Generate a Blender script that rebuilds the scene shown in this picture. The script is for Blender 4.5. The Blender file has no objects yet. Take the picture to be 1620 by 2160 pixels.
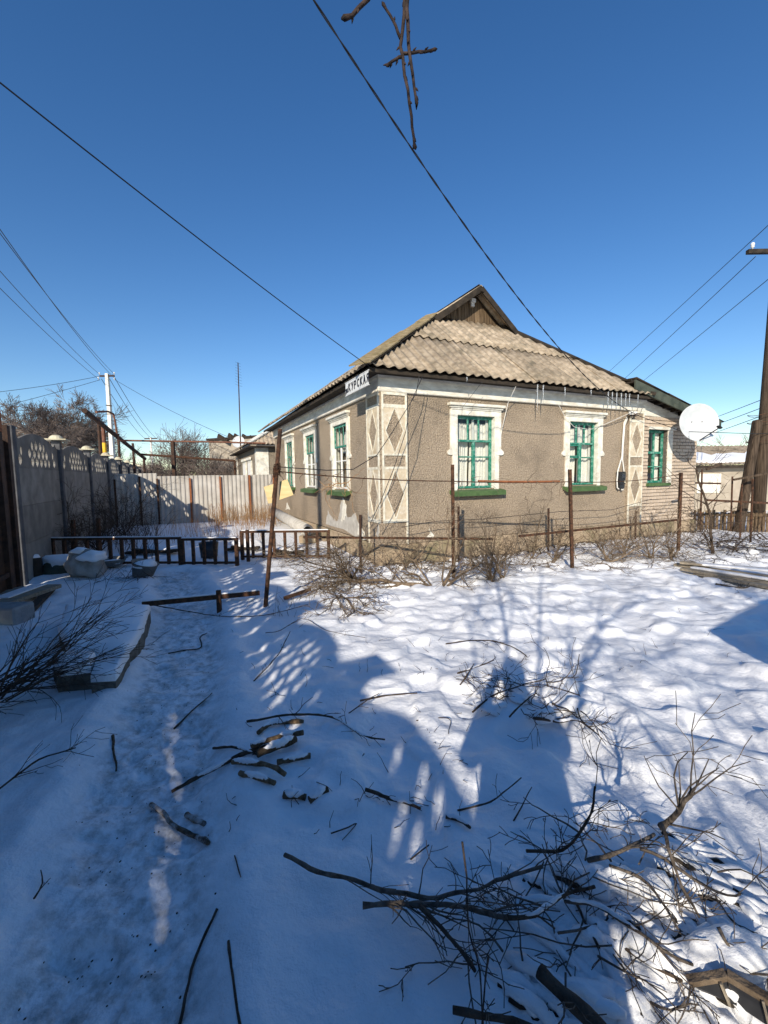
import bpy, bmesh, math, random
import numpy as np
from mathutils import Vector, Matrix
from mathutils.geometry import delaunay_2d_cdt

# ------------------------------------------------------------------ camera, sky, sun, exposure
scene = bpy.context.scene
COL = scene.collection
FPX, PITCH, ROLL = 896.8, 0.0835, -0.0165          # photo focal length in 1620-wide pixels, tilt down, roll
EYE = 1.6
SUN_AZ = Vector((0.262, 0.965))                    # horizontal travel of the sunlight
SUN_EL = math.radians(23.8)
SKY_STRENGTH, SUN_STRENGTH, EXPOSURE = 0.134, 5.0, 0.15

cam_data = bpy.data.cameras.new('camera'); cam = bpy.data.objects.new('camera', cam_data); COL.objects.link(cam)
cam_data.sensor_fit = 'HORIZONTAL'; cam_data.sensor_width = 36.0; cam_data.lens = FPX / 1620 * 36.0
cam_data.clip_start = 0.02; cam_data.clip_end = 3000
_f = Vector((0, math.cos(PITCH), -math.sin(PITCH))); _u0 = Vector((0, math.sin(PITCH), math.cos(PITCH))); _x0 = Vector((1, 0, 0))
_r = _x0 * math.cos(ROLL) + _u0 * math.sin(ROLL); _u = -_x0 * math.sin(ROLL) + _u0 * math.cos(ROLL)
cam.matrix_world = Matrix(((_r.x, _u.x, -_f.x, 0), (_r.y, _u.y, -_f.y, 0), (_r.z, _u.z, -_f.z, EYE), (0, 0, 0, 1)))
scene.camera = cam

world = bpy.data.worlds.new('World'); scene.world = world; world.use_nodes = True
wn = world.node_tree; wn.nodes.clear()
sky = wn.nodes.new('ShaderNodeTexSky'); sky.sky_type = 'NISHITA'; sky.sun_disc = False
sky.sun_elevation = SUN_EL; sky.sun_rotation = math.atan2(-SUN_AZ.x, -SUN_AZ.y)
sky.altitude = 150; sky.air_density = 1.0; sky.dust_density = 0.1; sky.ozone_density = 2.2
wb = wn.nodes.new('ShaderNodeBackground'); wb.inputs['Strength'].default_value = SKY_STRENGTH
wo = wn.nodes.new('ShaderNodeOutputWorld')
whs = wn.nodes.new('ShaderNodeHueSaturation'); whs.inputs['Saturation'].default_value = 1.28; whs.inputs['Hue'].default_value = .507
wn.links.new(sky.outputs[0], whs.inputs['Color']); wn.links.new(whs.outputs[0], wb.inputs['Color']); wn.links.new(wb.outputs[0], wo.inputs['Surface'])

sd = bpy.data.lights.new('sun', 'SUN'); so = bpy.data.objects.new('sun', sd); COL.objects.link(so)
sd.energy = SUN_STRENGTH; sd.angle = math.radians(0.53); sd.color = (1.0, 0.91, 0.77)
SUN_DIR = Vector((SUN_AZ.x * math.cos(SUN_EL), SUN_AZ.y * math.cos(SUN_EL), -math.sin(SUN_EL)))
so.rotation_euler = SUN_DIR.to_track_quat('-Z', 'Y').to_euler(); so.location = (0, -20, 20)

vs = scene.view_settings; vs.view_transform = 'Standard'; vs.look = 'None'; vs.exposure = EXPOSURE; vs.gamma = 1.0
vs.use_curve_mapping = False

# ------------------------------------------------------------------ measuring helpers (photo measurements -> places)
TH = 1.13
HC = Vector((-0.039, 7.553))                       # nearest corner of the house on the ground
HU = Vector((math.sin(TH), math.cos(TH))); HV = Vector((-math.cos(TH), math.sin(TH)))
HROT = math.atan2(HU.y, HU.x)
def ray(px, py):
    X = (px - 810) / FPX; U = (1080 - py) / FPX
    d = _f + _r * X + _u * U
    return d
def at_z(px, py, z=0.0):                           # where a sight line meets the level z
    d = ray(px, py); k = (z - EYE) / d.z
    return Vector((d.x * k, d.y * k, z))
def at_y(px, py, y):
    d = ray(px, py); k = y / d.y
    return Vector((d.x * k, y, EYE + d.z * k))
def loc(s, t, z=0.0):                              # house axes -> world
    p = HC + HU * s + HV * t
    return Vector((p.x, p.y, z))
def on_t(px, py, t):                               # sight line with the plane t = const (parallel to the street front)
    d = ray(px, py); P0 = HC + HV * t; k = P0.dot(HV) / (d.x * HV.x + d.y * HV.y)
    q = Vector((d.x * k, d.y * k)) - HC
    return q.dot(HU), EYE + d.z * k
def on_s(px, py, s):
    d = ray(px, py); P0 = HC + HU * s; k = P0.dot(HU) / (d.x * HU.x + d.y * HU.y)
    q = Vector((d.x * k, d.y * k)) - HC
    return q.dot(HV), EYE + d.z * k

# ------------------------------------------------------------------ noise and ground level
_rs = np.random.RandomState(7); _tab = _rs.rand(256, 256)
def vn(x, y, seed=0):
    x = np.asarray(x, float) + seed * 17.31; y = np.asarray(y, float) + seed * 9.77
    xi = np.floor(x).astype(int); yi = np.floor(y).astype(int); fx = x - xi; fy = y - yi
    fx = fx * fx * fx * (fx * (fx * 6 - 15) + 10); fy = fy * fy * fy * (fy * (fy * 6 - 15) + 10)
    a = _tab[xi % 256, yi % 256]; b = _tab[(xi + 1) % 256, yi % 256]; c = _tab[xi % 256, (yi + 1) % 256]; d = _tab[(xi + 1) % 256, (yi + 1) % 256]
    return (a * (1 - fx) + b * fx) * (1 - fy) + (c * (1 - fx) + d * fx) * fy
def fbm(x, y, seed=0, o=3):
    s = 0; a = 1; t = 0
    for i in range(o):
        s = s + a * (vn(x * 2 ** i, y * 2 ** i, seed + i) - .5); t += a; a *= .5
    return s / t * 2
def sst(a, b, x):
    t = np.clip((np.asarray(x, float) - a) / (b - a), 0, 1); return t * t * (3 - 2 * t)
PATH = np.array([(-0.75, 0.3), (-0.93, 1.2), (-1.12, 1.75), (-1.38, 2.5), (-1.72, 3.4), (-2.15, 4.4), (-2.7, 5.6), (-3.3, 6.6), (-3.6, 7.2)])
def path_dist(x, y):
    best = np.full(np.shape(x), 1e9)
    for (x0, y0), (x1, y1) in zip(PATH[:-1], PATH[1:]):
        dx, dy = x1 - x0, y1 - y0; k = np.clip(((x - x0) * dx + (y - y0) * dy) / (dx * dx + dy * dy), 0, 1)
        best = np.minimum(best, np.hypot(x - x0 - k * dx, y - y0 - k * dy))
    return best
def mound_c(x, y):                                 # snowed-up brush heap, near right
    return np.exp(-(((x - .92) / .55) ** 2 + ((y - 1.33) / .36) ** 2))
def height(x, y, full=False):
    x = np.asarray(x, float); y = np.asarray(y, float)
    r = np.hypot(x, y); near = 1 - sst(11, 30, r)
    h = .035 * fbm(x / 2.6, y / 2.6, 1, 2) * (.4 + .6 * near)
    pd = path_dist(x, y) + .07 * fbm(x / .4, y / .4, 5, 2)
    p = 1 - sst(.2, .42, pd)
    field = sst(-.75, .6, x + .12 * y - .0) * near
    field = field * (1 - .6 * mound_c(x, y))
    wx = x + .16 * fbm(x / .7, y / .7, 21, 2); wy = y + .16 * fbm(x / .7, y / .7, 24, 2)
    l1 = vn(wx / .27, wy / .23, 3); l2 = vn(wx / .14, wy / .12, 4)
    h = h + field * (.052 * (np.sqrt(np.abs(l1 - .5) + .01) * np.sign(l1 - .5)) + .024 * (l2 - .5)) * sst(.9, 2.4, y)
    h = h + near * .020 * fbm(x / .17, y / .15, 8, 2)
    h = h - near * p * (.05 + .012 * fbm(x / .16, y / .22, 11, 3)) + near * .03 * np.exp(-((pd - .5) / .11) ** 2)
    fine = near * (1 - sst(4.5, 7, y))
    h = h + fine * (.0035 * fbm(x / .06, y / .05, 14, 3) + .010 * p * fbm(x / .045, y / .06, 16, 3))
    # foot prints trodden along the path
    fpn = vn(x / .12, y / .15, 31)
    h = h - near * p * .028 * sst(.55, .8, fpn)
    # snow draped over parallel sticks in the near right heap
    m = mound_c(x, y)
    a = x * .80 - y * .60; b = x * .60 + y * .80
    rd = 1 - np.abs(2 * vn(b / .075 + .35 * fbm(a / .5, b / .5, 41, 2), a / .42, 42) - 1)
    rd2 = 1 - np.abs(2 * vn(b / .035, a / .2, 44) - 1)
    h = h + m * (.06 + .055 * rd ** 1.2 + .022 * rd2)
    m2 = np.exp(-(((x + .45) / .42) ** 2 + ((y - 2.25) / .3) ** 2)); h = h + m2 * (.05 + .03 * fbm(x / .15, y / .1, 51, 2))
    m3 = np.exp(-(((x - 1.05) / .5) ** 2 + ((y - 2.95) / .35) ** 2)); h = h + m3 * (.05 + .035 * fbm(x / .12, y / .1, 52, 2))
    # trampled furrow past the field
    fur = np.abs((x - .75) * .80 - (y - 4.2) * -.6 + .1 * fbm(x / .3, y / .3, 61, 2)); h = h - near * .04 * np.exp(-(fur / .09) ** 2) * sst(1.2, 2, y) * (1 - sst(3.6, 4.6, y))
    # drift against the house and bank of snow at the fence
    return h if not full else (h, p * near, m)
def hz(x, y): return float(height(np.array([x]), np.array([y]))[0])
def G(px, py, up=0.0):                             # ground point under a photo point, lifted by up
    q = at_z(px, py, 0.0)
    for _ in range(3): q = at_z(px, py, hz(q.x, q.y) + up)
    return q

# ------------------------------------------------------------------ materials
def nd(nt, t, **kw):
    n = nt.nodes.new(t)
    for k, v in kw.items(): setattr(n, k, v)
    return n
def mat(name, c1, c2=None, rough=.85, scale=5., detail=5., bump=0., bscale=60., metal=0., rnd=0., stain=None, sscale=1.2, samount=.5, stretch=None, ramp=(.35, .65), spec=.3, bdist=.02):
    m = bpy.data.materials.new(name); m.use_nodes = True; nt = m.node_tree; b = nt.nodes['Principled BSDF']
    b.inputs['Roughness'].default_value = rough; b.inputs['Metallic'].default_value = metal; b.inputs['Specular IOR Level'].default_value = spec
    tc = nd(nt, 'ShaderNodeTexCoord'); vec = tc.outputs['Object']
    if stretch:
        mp = nd(nt, 'ShaderNodeMapping'); mp.inputs['Scale'].default_value = stretch; nt.links.new(vec, mp.inputs['Vector']); vec2 = mp.outputs[0]
    else: vec2 = vec
    if c2 is None: c2 = tuple(min(1, c * 1.25) for c in c1)
    n = nd(nt, 'ShaderNodeTexNoise'); n.inputs['Scale'].default_value = scale; n.inputs['Detail'].default_value = detail; nt.links.new(vec2, n.inputs['Vector'])
    r = nd(nt, 'ShaderNodeValToRGB'); r.color_ramp.elements[0].position = ramp[0]; r.color_ramp.elements[1].position = ramp[1]
    r.color_ramp.elements[0].color = (*c1, 1); r.color_ramp.elements[1].color = (*c2, 1); nt.links.new(n.outputs['Fac'], r.inputs['Fac'])
    out = r.outputs['Color']
    if stain:
        n2 = nd(nt, 'ShaderNodeTexNoise'); n2.inputs['Scale'].default_value = sscale; n2.inputs['Detail'].default_value = 7; n2.inputs['Roughness'].default_value = .65; nt.links.new(vec2, n2.inputs['Vector'])
        r2 = nd(nt, 'ShaderNodeValToRGB'); r2.color_ramp.elements[0].position = .48; r2.color_ramp.elements[1].position = .66
        r2.color_ramp.elements[0].color = (0, 0, 0, 1); r2.color_ramp.elements[1].color = (samount,) * 3 + (1,); nt.links.new(n2.outputs['Fac'], r2.inputs['Fac'])
        mx = nd(nt, 'ShaderNodeMixRGB'); mx.inputs[2].default_value = (*stain, 1); nt.links.new(r2.outputs['Color'], mx.inputs[0]); nt.links.new(out, mx.inputs[1]); out = mx.outputs[0]
    if rnd:
        oi = nd(nt, 'ShaderNodeObjectInfo'); mr = nd(nt, 'ShaderNodeMapRange'); mr.inputs['To Min'].default_value = 1 - rnd; mr.inputs['To Max'].default_value = 1 + rnd
        nt.links.new(oi.outputs['Random'], mr.inputs['Value']); hs = nd(nt, 'ShaderNodeHueSaturation'); nt.links.new(mr.outputs[0], hs.inputs['Value']); nt.links.new(out, hs.inputs['Color']); out = hs.outputs[0]
    nt.links.new(out, b.inputs['Base Color'])
    if bump:
        n3 = nd(nt, 'ShaderNodeTexNoise'); n3.inputs['Scale'].default_value = bscale; n3.inputs['Detail'].default_value = 4; nt.links.new(vec2, n3.inputs['Vector'])
        bp = nd(nt, 'ShaderNodeBump'); bp.inputs['Strength'].default_value = bump; bp.inputs['Distance'].default_value = bdist
        nt.links.new(n3.outputs['Fac'], bp.inputs['Height']); nt.links.new(bp.outputs[0], b.inputs['Normal'])
    return m
M = {}
M['stucco'] = mat('roughcast_stucco', (.295, .232, .163), (.49, .39, .285), rough=.95, scale=36, detail=4, bump=1., bscale=40, bdist=.045, stain=(.19, .155, .115), sscale=.9, samount=.6, spec=.1)
M['plinth'] = mat('plinth_render', (.33, .25, .165), (.46, .36, .25), rough=.95, scale=4, bump=.5, bscale=45, stain=(.14, .15, .07), sscale=1.6, samount=.6, spec=.1)
M['white'] = mat('old_white_paint', (.70, .66, .55), (.85, .82, .72), rough=.7, scale=9, bump=.3, bscale=50, stain=(.42, .37, .28), sscale=5, samount=.6, spec=.2)
M['limewash'] = mat('limewashed_frieze', (.66, .62, .52), (.82, .79, .69), rough=.85, scale=5, bump=.35, bscale=18, stain=(.45, .40, .32), sscale=3.2, samount=.55, stretch=(1, 1, 3), spec=.15)
M['cream'] = mat('cream_plaster', (.50, .40, .27), (.64, .54, .39), rough=.9, scale=6, bump=.4, bscale=40, stain=(.72, .68, .58), sscale=7, samount=.7, spec=.15)
M['creamline'] = mat('cream_trim', (.66, .61, .48), (.78, .74, .62), rough=.85, scale=14, bump=.3, bscale=60, stain=(.42, .36, .26), sscale=9, samount=.6, spec=.15)
M['bare'] = mat('bare_grey_plaster', (.40, .37, .32), (.50, .47, .42), rough=.9, scale=8, bump=.3, bscale=30, stain=(.7, .67, .58), sscale=6, samount=.4, spec=.15)
M['green'] = mat('sea_green_paint', (.008, .15, .095), (.02, .25, .165), rough=.5, scale=14, bump=.3, bscale=60, stain=(.30, .42, .36), sscale=14, samount=.75, spec=.4)
M['sill'] = mat('moss_green_paint', (.05, .10, .03), (.085, .145, .05), rough=.55, scale=10, bump=.15, spec=.4)
M['sheet'] = mat('asbestos_cement', (.28, .22, .155), (.46, .375, .275), rough=.95, scale=9, bump=.4, bscale=60, stain=(.13, .115, .085), sscale=2.6, samount=.8, rnd=.2, stretch=(1, 1, 1), spec=.1)
M['hipboard'] = mat('weathered_board', (.26, .19, .10), (.42, .33, .19), rough=.9, scale=3, bump=.4, bscale=30, stretch=(6, 1, 6), stain=(.17, .15, .06), sscale=2, samount=.6, rnd=.12, spec=.1)
M['oldwood'] = mat('old_brown_wood', (.075, .05, .03), (.20, .14, .085), rough=.9, scale=4, bump=.5, bscale=25, stretch=(9, 9, .8), rnd=.3, spec=.15)
M['polewood'] = mat('weathered_pole_wood', (.04, .028, .019), (.105, .075, .052), rough=.9, scale=4, bump=.7, bscale=14, stretch=(8, 8, .5), spec=.15)
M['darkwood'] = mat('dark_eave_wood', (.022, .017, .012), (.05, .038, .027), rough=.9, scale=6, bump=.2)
M['grave'] = mat('grey_planks', (.20, .165, .12), (.34, .29, .22), rough=.9, scale=4, bump=.4, bscale=20, stretch=(.8, 8, 8), rnd=.2, spec=.15)
M['concrete'] = mat('fence_concrete', (.185, .172, .152), (.285, .265, .235), rough=.95, scale=3.5, bump=.4, bscale=55, stain=(.20, .19, .17), sscale=1.3, samount=.85, rnd=.13, spec=.1)
M['cap'] = mat('yellowish_concrete_cap', (.50, .44, .30), (.66, .60, .44), rough=.85, scale=9, bump=.2, stain=(.28, .25, .18), sscale=6, samount=.5)  # pale yellowish concrete with darker stains
M['steelsheet'] = mat('galvanised_sheet', (.42, .395, .35), (.54, .51, .46), rough=.5, scale=2.5, bump=.05, stain=(.32, .25, .18), sscale=1.6, samount=.3, spec=.4, rnd=.06)
M['rust'] = mat('rusty_iron', (.035, .018, .010), (.115, .052, .026), rough=.85, scale=22, bump=.5, bscale=90, stain=(.03, .02, .015), sscale=6, samount=.6, spec=.3)
M['rustred'] = mat('red_rust', (.22, .075, .03), (.34, .13, .055), rough=.85, scale=16, bump=.4, bscale=80)
M['darkmetal'] = mat('dark_brown_metal', (.025, .014, .010), (.06, .032, .02), rough=.8, scale=9, bump=.3, stain=(.11, .05, .025), sscale=4, samount=.7, spec=.3)
M['pipe'] = mat('brown_gas_pipe', (.13, .055, .035), (.22, .10, .06), rough=.7, scale=12, bump=.2)
M['yellow'] = mat('yellow_pipe_paint', (.75, .42, .02), (.82, .50, .04), rough=.5, scale=6)
M['bark'] = mat('twig_bark', (.036, .025, .018), (.105, .076, .055), rough=.9, scale=22, bump=.6, bscale=90, spec=.2)
M['vine'] = mat('dry_vine', (.10, .072, .048), (.235, .175, .118), rough=.9, scale=16, bump=.5, bscale=80, rnd=.2, spec=.15)
M['straw'] = mat('dry_stalk', (.26, .14, .065), (.42, .26, .13), rough=.9, scale=6, spec=.1)
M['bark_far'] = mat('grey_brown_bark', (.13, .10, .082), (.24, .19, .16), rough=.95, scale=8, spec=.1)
M['birch'] = mat('mottled_stick_bark', (.05, .034, .022), (.24, .17, .11), rough=.9, scale=30, bump=.6, bscale=60, stain=(.75, .76, .78), sscale=16, samount=.6)
M['black'] = mat('black_plastic', (.012, .012, .013), (.022, .022, .024), rough=.45, scale=4, spec=.5)
M['wire'] = mat('black_wire', (.012, .012, .014), (.02, .02, .022), rough=.6, scale=4)
M['pvc'] = mat('white_conduit', (.66, .64, .58), (.76, .74, .68), rough=.5, scale=7)
M['dish'] = mat('dish_paint', (.50, .52, .52), (.58, .60, .60), rough=.45, scale=5, stain=(.45, .47, .46), sscale=3.5, samount=.4, spec=.4)
M['brick'] = mat('pale_silicate_brick', (.46, .36, .26), (.60, .49, .38), rough=.95, scale=7, bump=.5, bscale=60, rnd=.14, stain=(.34, .26, .20), sscale=5, samount=.5, spec=.1)
M['mortar'] = mat('grey_mortar', (.10, .085, .068), (.16, .138, .11), rough=.95, scale=20, bump=.4)
M['plywood'] = mat('raw_plywood', (.58, .43, .20), (.70, .54, .28), rough=.8, scale=3, stretch=(1, 1, 7), bump=.1)
M['curtain'] = mat('lace_curtain', (.72, .68, .60), (.86, .83, .77), rough=.9, scale=40, bump=.2)
M['innersash'] = mat('white_inner_sash', (.74, .72, .66), (.82, .80, .75), rough=.6, scale=6)
M['room'] = mat('dim_room', (.10, .085, .07), (.14, .12, .10), rough=.9)
M['sack'] = mat('grey_sack_cloth', (.26, .24, .21), (.40, .37, .33), rough=.9, scale=7, bump=.7, bscale=12, bdist=.03)
M['polecon'] = mat('pole_concrete', (.60, .57, .50), (.72, .69, .61), rough=.9, scale=4, bump=.2)
M['ink'] = mat('sign_ink', (.01, .012, .02), (.02, .02, .03), rough=.6)
M['enamel'] = mat('sign_enamel', (.62, .62, .60), (.74, .74, .72), rough=.5, scale=8, stain=(.35, .33, .30), sscale=9, samount=.4)
M['cloth'] = mat('dark_jacket', (.02, .02, .025), (.04, .04, .05), rough=.9)
M['skin'] = mat('skin', (.55, .36, .27), (.60, .40, .30), rough=.6)
M['grout'] = mat('dark_earth', (.035, .026, .018), (.08, .06, .042), rough=.95, scale=20, bump=.6)
M['farwall'] = mat('pale_far_wall', (.33, .28, .215), (.44, .38, .30), rough=.9, scale=3, bump=.3, bscale=20, stain=(.36, .31, .24), sscale=2, samount=.5)
M['farstucco'] = mat('brown_far_stucco', (.20, .165, .12), (.30, .25, .19), rough=.95, scale=20, bump=.6, bscale=30)
M['tarp'] = mat('dull_green_board', (.045, .055, .04), (.08, .09, .065), rough=.7, scale=6, bump=.2)
M['stone'] = mat('old_slab_concrete', (.085, .075, .06), (.19, .17, .14), rough=.95, scale=9, bump=.8, bscale=25, bdist=.03)
M['bark2'] = mat('grey_brown_bark_near', (.06, .048, .038), (.17, .138, .11), rough=.9, scale=26, bump=.7, bscale=80, spec=.2)
M['shadepost'] = mat('shaded_post_concrete', (.07, .07, .075), (.13, .13, .135), rough=.9, scale=6, bump=.3)  # concrete darkened to stand in for shade on the post sides
M['budbark'] = mat('shaded_budded_bark', (.018, .012, .010), (.065, .042, .034), rough=.85, scale=40, bump=.8, bscale=160, bdist=.004, spec=.3)  # bark colour darkened for the tree shade on the hanging twigs
M['bluegrey'] = mat('blue_grey_block', (.24, .25, .25), (.33, .34, .335), rough=.9, scale=7, bump=.4)

def glass_mat():
    m = bpy.data.materials.new('window_glass'); m.use_nodes = True; nt = m.node_tree; nt.nodes.clear()
    t = nd(nt, 'ShaderNodeBsdfTransparent'); t.inputs[0].default_value = (.86, .88, .87, 1)
    g = nd(nt, 'ShaderNodeBsdfGlossy'); g.inputs['Roughness'].default_value = .03
    tc = nd(nt, 'ShaderNodeTexCoord'); n = nd(nt, 'ShaderNodeTexNoise'); n.inputs['Scale'].default_value = 2.2; bp = nd(nt, 'ShaderNodeBump'); bp.inputs['Strength'].default_value = .12; bp.inputs['Distance'].default_value = .02
    nt.links.new(tc.outputs['Object'], n.inputs['Vector']); nt.links.new(n.outputs['Fac'], bp.inputs['Height']); nt.links.new(bp.outputs[0], g.inputs['Normal'])
    lw = nd(nt, 'ShaderNodeLayerWeight'); lw.inputs['Blend'].default_value = .5; pw = nd(nt, 'ShaderNodeMath', operation='POWER'); pw.inputs[1].default_value = 4.; nt.links.new(lw.outputs['Facing'], pw.inputs[0]); f = nd(nt, 'ShaderNodeMath', operation='MULTIPLY_ADD'); f.inputs[1].default_value = .5; f.inputs[2].default_value = .06; nt.links.new(pw.outputs[0], f.inputs[0])
    mx = nd(nt, 'ShaderNodeMixShader'); o = nd(nt, 'ShaderNodeOutputMaterial')
    nt.links.new(f.outputs[0], mx.inputs[0]); nt.links.new(t.outputs[0], mx.inputs[1]); nt.links.new(g.outputs[0], mx.inputs[2]); nt.links.new(mx.outputs[0], o.inputs[0])
    return m
M['glass'] = glass_mat()
def ice_mat():
    m = bpy.data.materials.new('icicle_ice'); m.use_nodes = True; b = m.node_tree.nodes['Principled BSDF']
    b.inputs['Base Color'].default_value = (.88, .92, .95, 1); b.inputs['Roughness'].default_value = .12; b.inputs['IOR'].default_value = 1.31; b.inputs['Transmission Weight'].default_value = .75
    return m
M['ice'] = ice_mat()
def snow_mat(name, tread=False):
    m = bpy.data.materials.new(name); m.use_nodes = True; nt = m.node_tree; b = nt.nodes['Principled BSDF']
    b.inputs['Roughness'].default_value = .55; b.inputs['Specular IOR Level'].default_value = .35
    b.inputs['Subsurface Weight'].default_value = .0
    tc = nd(nt, 'ShaderNodeTexCoord')
    n = nd(nt, 'ShaderNodeTexNoise'); n.inputs['Scale'].default_value = 1.7; n.inputs['Detail'].default_value = 4; nt.links.new(tc.outputs['Object'], n.inputs['Vector'])
    r = nd(nt, 'ShaderNodeValToRGB'); r.color_ramp.elements[0].color = (.82, .825, .835, 1); r.color_ramp.elements[1].color = (.88, .882, .89, 1); nt.links.new(n.outputs['Fac'], r.inputs['Fac'])
    out = r.outputs['Color']
    if tread:
        at = nd(nt, 'ShaderNodeAttribute'); at.attribute_name = 'tread'
        n2 = nd(nt, 'ShaderNodeTexNoise'); n2.inputs['Scale'].default_value = 13; n2.inputs['Detail'].default_value = 9; n2.inputs['Roughness'].default_value = .7; nt.links.new(tc.outputs['Object'], n2.inputs['Vector'])
        mr = nd(nt, 'ShaderNodeMapRange'); mr.inputs['From Min'].default_value = .42; mr.inputs['From Max'].default_value = .68; nt.links.new(n2.outputs['Fac'], mr.inputs['Value'])
        mu = nd(nt, 'ShaderNodeMath', operation='MULTIPLY'); nt.links.new(at.outputs['Fac'], mu.inputs[0]); nt.links.new(mr.outputs[0], mu.inputs[1])
        mx = nd(nt, 'ShaderNodeMixRGB'); mx.inputs[2].default_value = (.33, .325, .31, 1); nt.links.new(mu.outputs[0], mx.inputs[0]); nt.links.new(out, mx.inputs[1]); out = mx.outputs[0]
    nt.links.new(out, b.inputs['Base Color'])
    a = nd(nt, 'ShaderNodeTexNoise'); a.inputs['Scale'].default_value = 38; a.inputs['Detail'].default_value = 5; nt.links.new(tc.outputs['Object'], a.inputs['Vector'])
    bp = nd(nt, 'ShaderNodeBump'); bp.inputs['Strength'].default_value = .5; bp.inputs['Distance'].default_value = .014; nt.links.new(a.outputs['Fac'], bp.inputs['Height'])
    c = nd(nt, 'ShaderNodeTexNoise'); c.inputs['Scale'].default_value = 170; c.inputs['Detail'].default_value = 2; nt.links.new(tc.outputs['Object'], c.inputs['Vector'])
    bp2 = nd(nt, 'ShaderNodeBump'); bp2.inputs['Strength'].default_value = .4; bp2.inputs['Distance'].default_value = .005; nt.links.new(c.outputs['Fac'], bp2.inputs['Height']); nt.links.new(bp.outputs[0], bp2.inputs['Normal'])
    nt.links.new(bp2.outputs[0], b.inputs['Normal'])
    return m
M['snowground'] = snow_mat('yard_snow', True); M['snow'] = snow_mat('lying_snow')

# ------------------------------------------------------------------ mesh helpers
def V3(*a): return Vector(a)
class MB:
    def __init__(s): s.v = []; s.f = []
    def add(s, vs, fs):
        b = len(s.v); s.v += [tuple(p) for p in vs]; s.f += [tuple(i + b for i in f) for f in fs]
    def box(s, x0, x1, y0, y1, z0, z1, mp=None):
        vs = [(x, y, z) for x in (x0, x1) for y in (y0, y1) for z in (z0, z1)]
        if mp: vs = [mp(*p) for p in vs]
        s.add(vs, [(0, 1, 3, 2), (4, 6, 7, 5), (0, 4, 5, 1), (2, 3, 7, 6), (0, 2, 6, 4), (1, 5, 7, 3)]); return s
    def beam(s, p0, p1, w, h, up=(0, 0, 1)):
        p0, p1 = Vector(p0), Vector(p1); d = (p1 - p0).normalized(); up = Vector(up)
        if abs(d.dot(up)) > .97: up = Vector((1, 0, 0))
        a = d.cross(up).normalized() * (w / 2); b = a.cross(d).normalized() * (h / 2)
        vs = [q + i * a + j * b for q in (p0, p1) for i, j in ((-1, -1), (1, -1), (1, 1), (-1, 1))]
        s.add(vs, [(0, 1, 2, 3), (7, 6, 5, 4), (0, 4, 5, 1), (1, 5, 6, 2), (2, 6, 7, 3), (3, 7, 4, 0)]); return s
    def tube(s, pts, r0, r1=None, n=5, rad=None):
        pts = [Vector(p) for p in pts]
        if r1 is None: r1 = r0
        m = len(pts); d = (pts[1] - pts[0]).normalized(); a = d.orthogonal().normalized(); vs = []
        for i, p in enumerate(pts):
            d = (pts[min(i + 1, m - 1)] - pts[max(i - 1, 0)])
            d = d.normalized() if d.length > 1e-9 else Vector((0, 0, 1))
            a = a - d * a.dot(d); a = a.normalized() if a.length > 1e-6 else d.orthogonal().normalized(); b = d.cross(a)
            r = rad[i] if rad else r0 + (r1 - r0) * i / (m - 1)
            for k in range(n):
                t = 2 * math.pi * k / n; vs.append(p + (a * math.cos(t) + b * math.sin(t)) * r)
        fs = [(i * n + k, i * n + (k + 1) % n, (i + 1) * n + (k + 1) % n, (i + 1) * n + k) for i in range(m - 1) for k in range(n)]
        fs += [tuple(range(n - 1, -1, -1)), tuple(range((m - 1) * n, m * n))]
        s.add(vs, fs); return s
    def prism(s, poly, d0, d1, mp):                # poly in (a,z), extruded n = d0..d1, mp(a,n,z)
        n = len(poly); vs = [mp(a, d0, z) for a, z in poly] + [mp(a, d1, z) for a, z in poly]
        s.add(vs, [tuple(range(n)), tuple(range(2 * n - 1, n - 1, -1))] + [(i, (i + 1) % n, n + (i + 1) % n, n + i) for i in range(n)]); return s
    def lathe(s, prof, c=(0, 0, 0), n=16, M3=None):
        vs = []
        for r, z in prof:
            for k in range(n):
                t = 2 * math.pi * k / n; p = Vector((r * math.cos(t), r * math.sin(t), z))
                if M3: p = M3 @ p
                vs.append(p + Vector(c))
        m = len(prof)
        fs = [(i * n + k, i * n + (k + 1) % n, (i + 1) * n + (k + 1) % n, (i + 1) * n + k) for i in range(m - 1) for k in range(n)]
        s.add(vs, fs); return s
    def build(s, name, m, parent=None, smooth=False, recalc=True):
        me = bpy.data.meshes.new(name); me.from_pydata(s.v, [], s.f)
        if recalc:
            bm = bmesh.new(); bm.from_mesh(me); bmesh.ops.recalc_face_normals(bm, faces=bm.faces); bm.to_mesh(me); bm.free()
        me.materials.append(M[m] if isinstance(m, str) else m)
        if smooth: me.polygons.foreach_set('use_smooth', [True] * len(me.polygons))
        o = bpy.data.objects.new(name, me); COL.objects.link(o)
        if parent: o.parent = parent
        return o
def tag(o, label=None, cat=None, group=None, kind=None):
    if label: o['label'] = label
    if cat: o['category'] = cat
    if group: o['group'] = group
    if kind: o['kind'] = kind
    return o
def thing(name, label, cat, at=(0, 0, 0), rotz=0., group=None):
    o = bpy.data.objects.new(name, None); o.empty_display_size = .2; COL.objects.link(o); o.location = at; o.rotation_euler = (0, 0, rotz)
    return tag(o, label, cat, group)
def single(name, mb, m, label, cat, group=None, smooth=False, base=None):
    if base is None:
        a = np.array(mb.v); base = ((a[:, 0].min() + a[:, 0].max()) / 2, (a[:, 1].min() + a[:, 1].max()) / 2, a[:, 2].min())
    mb.v = [(p[0] - base[0], p[1] - base[1], p[2] - base[2]) for p in mb.v]
    o = mb.build(name, m, None, smooth); o.location = base
    return tag(o, label, cat, group)
def rel(p, o): return Vector(p) - Vector(o)
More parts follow.
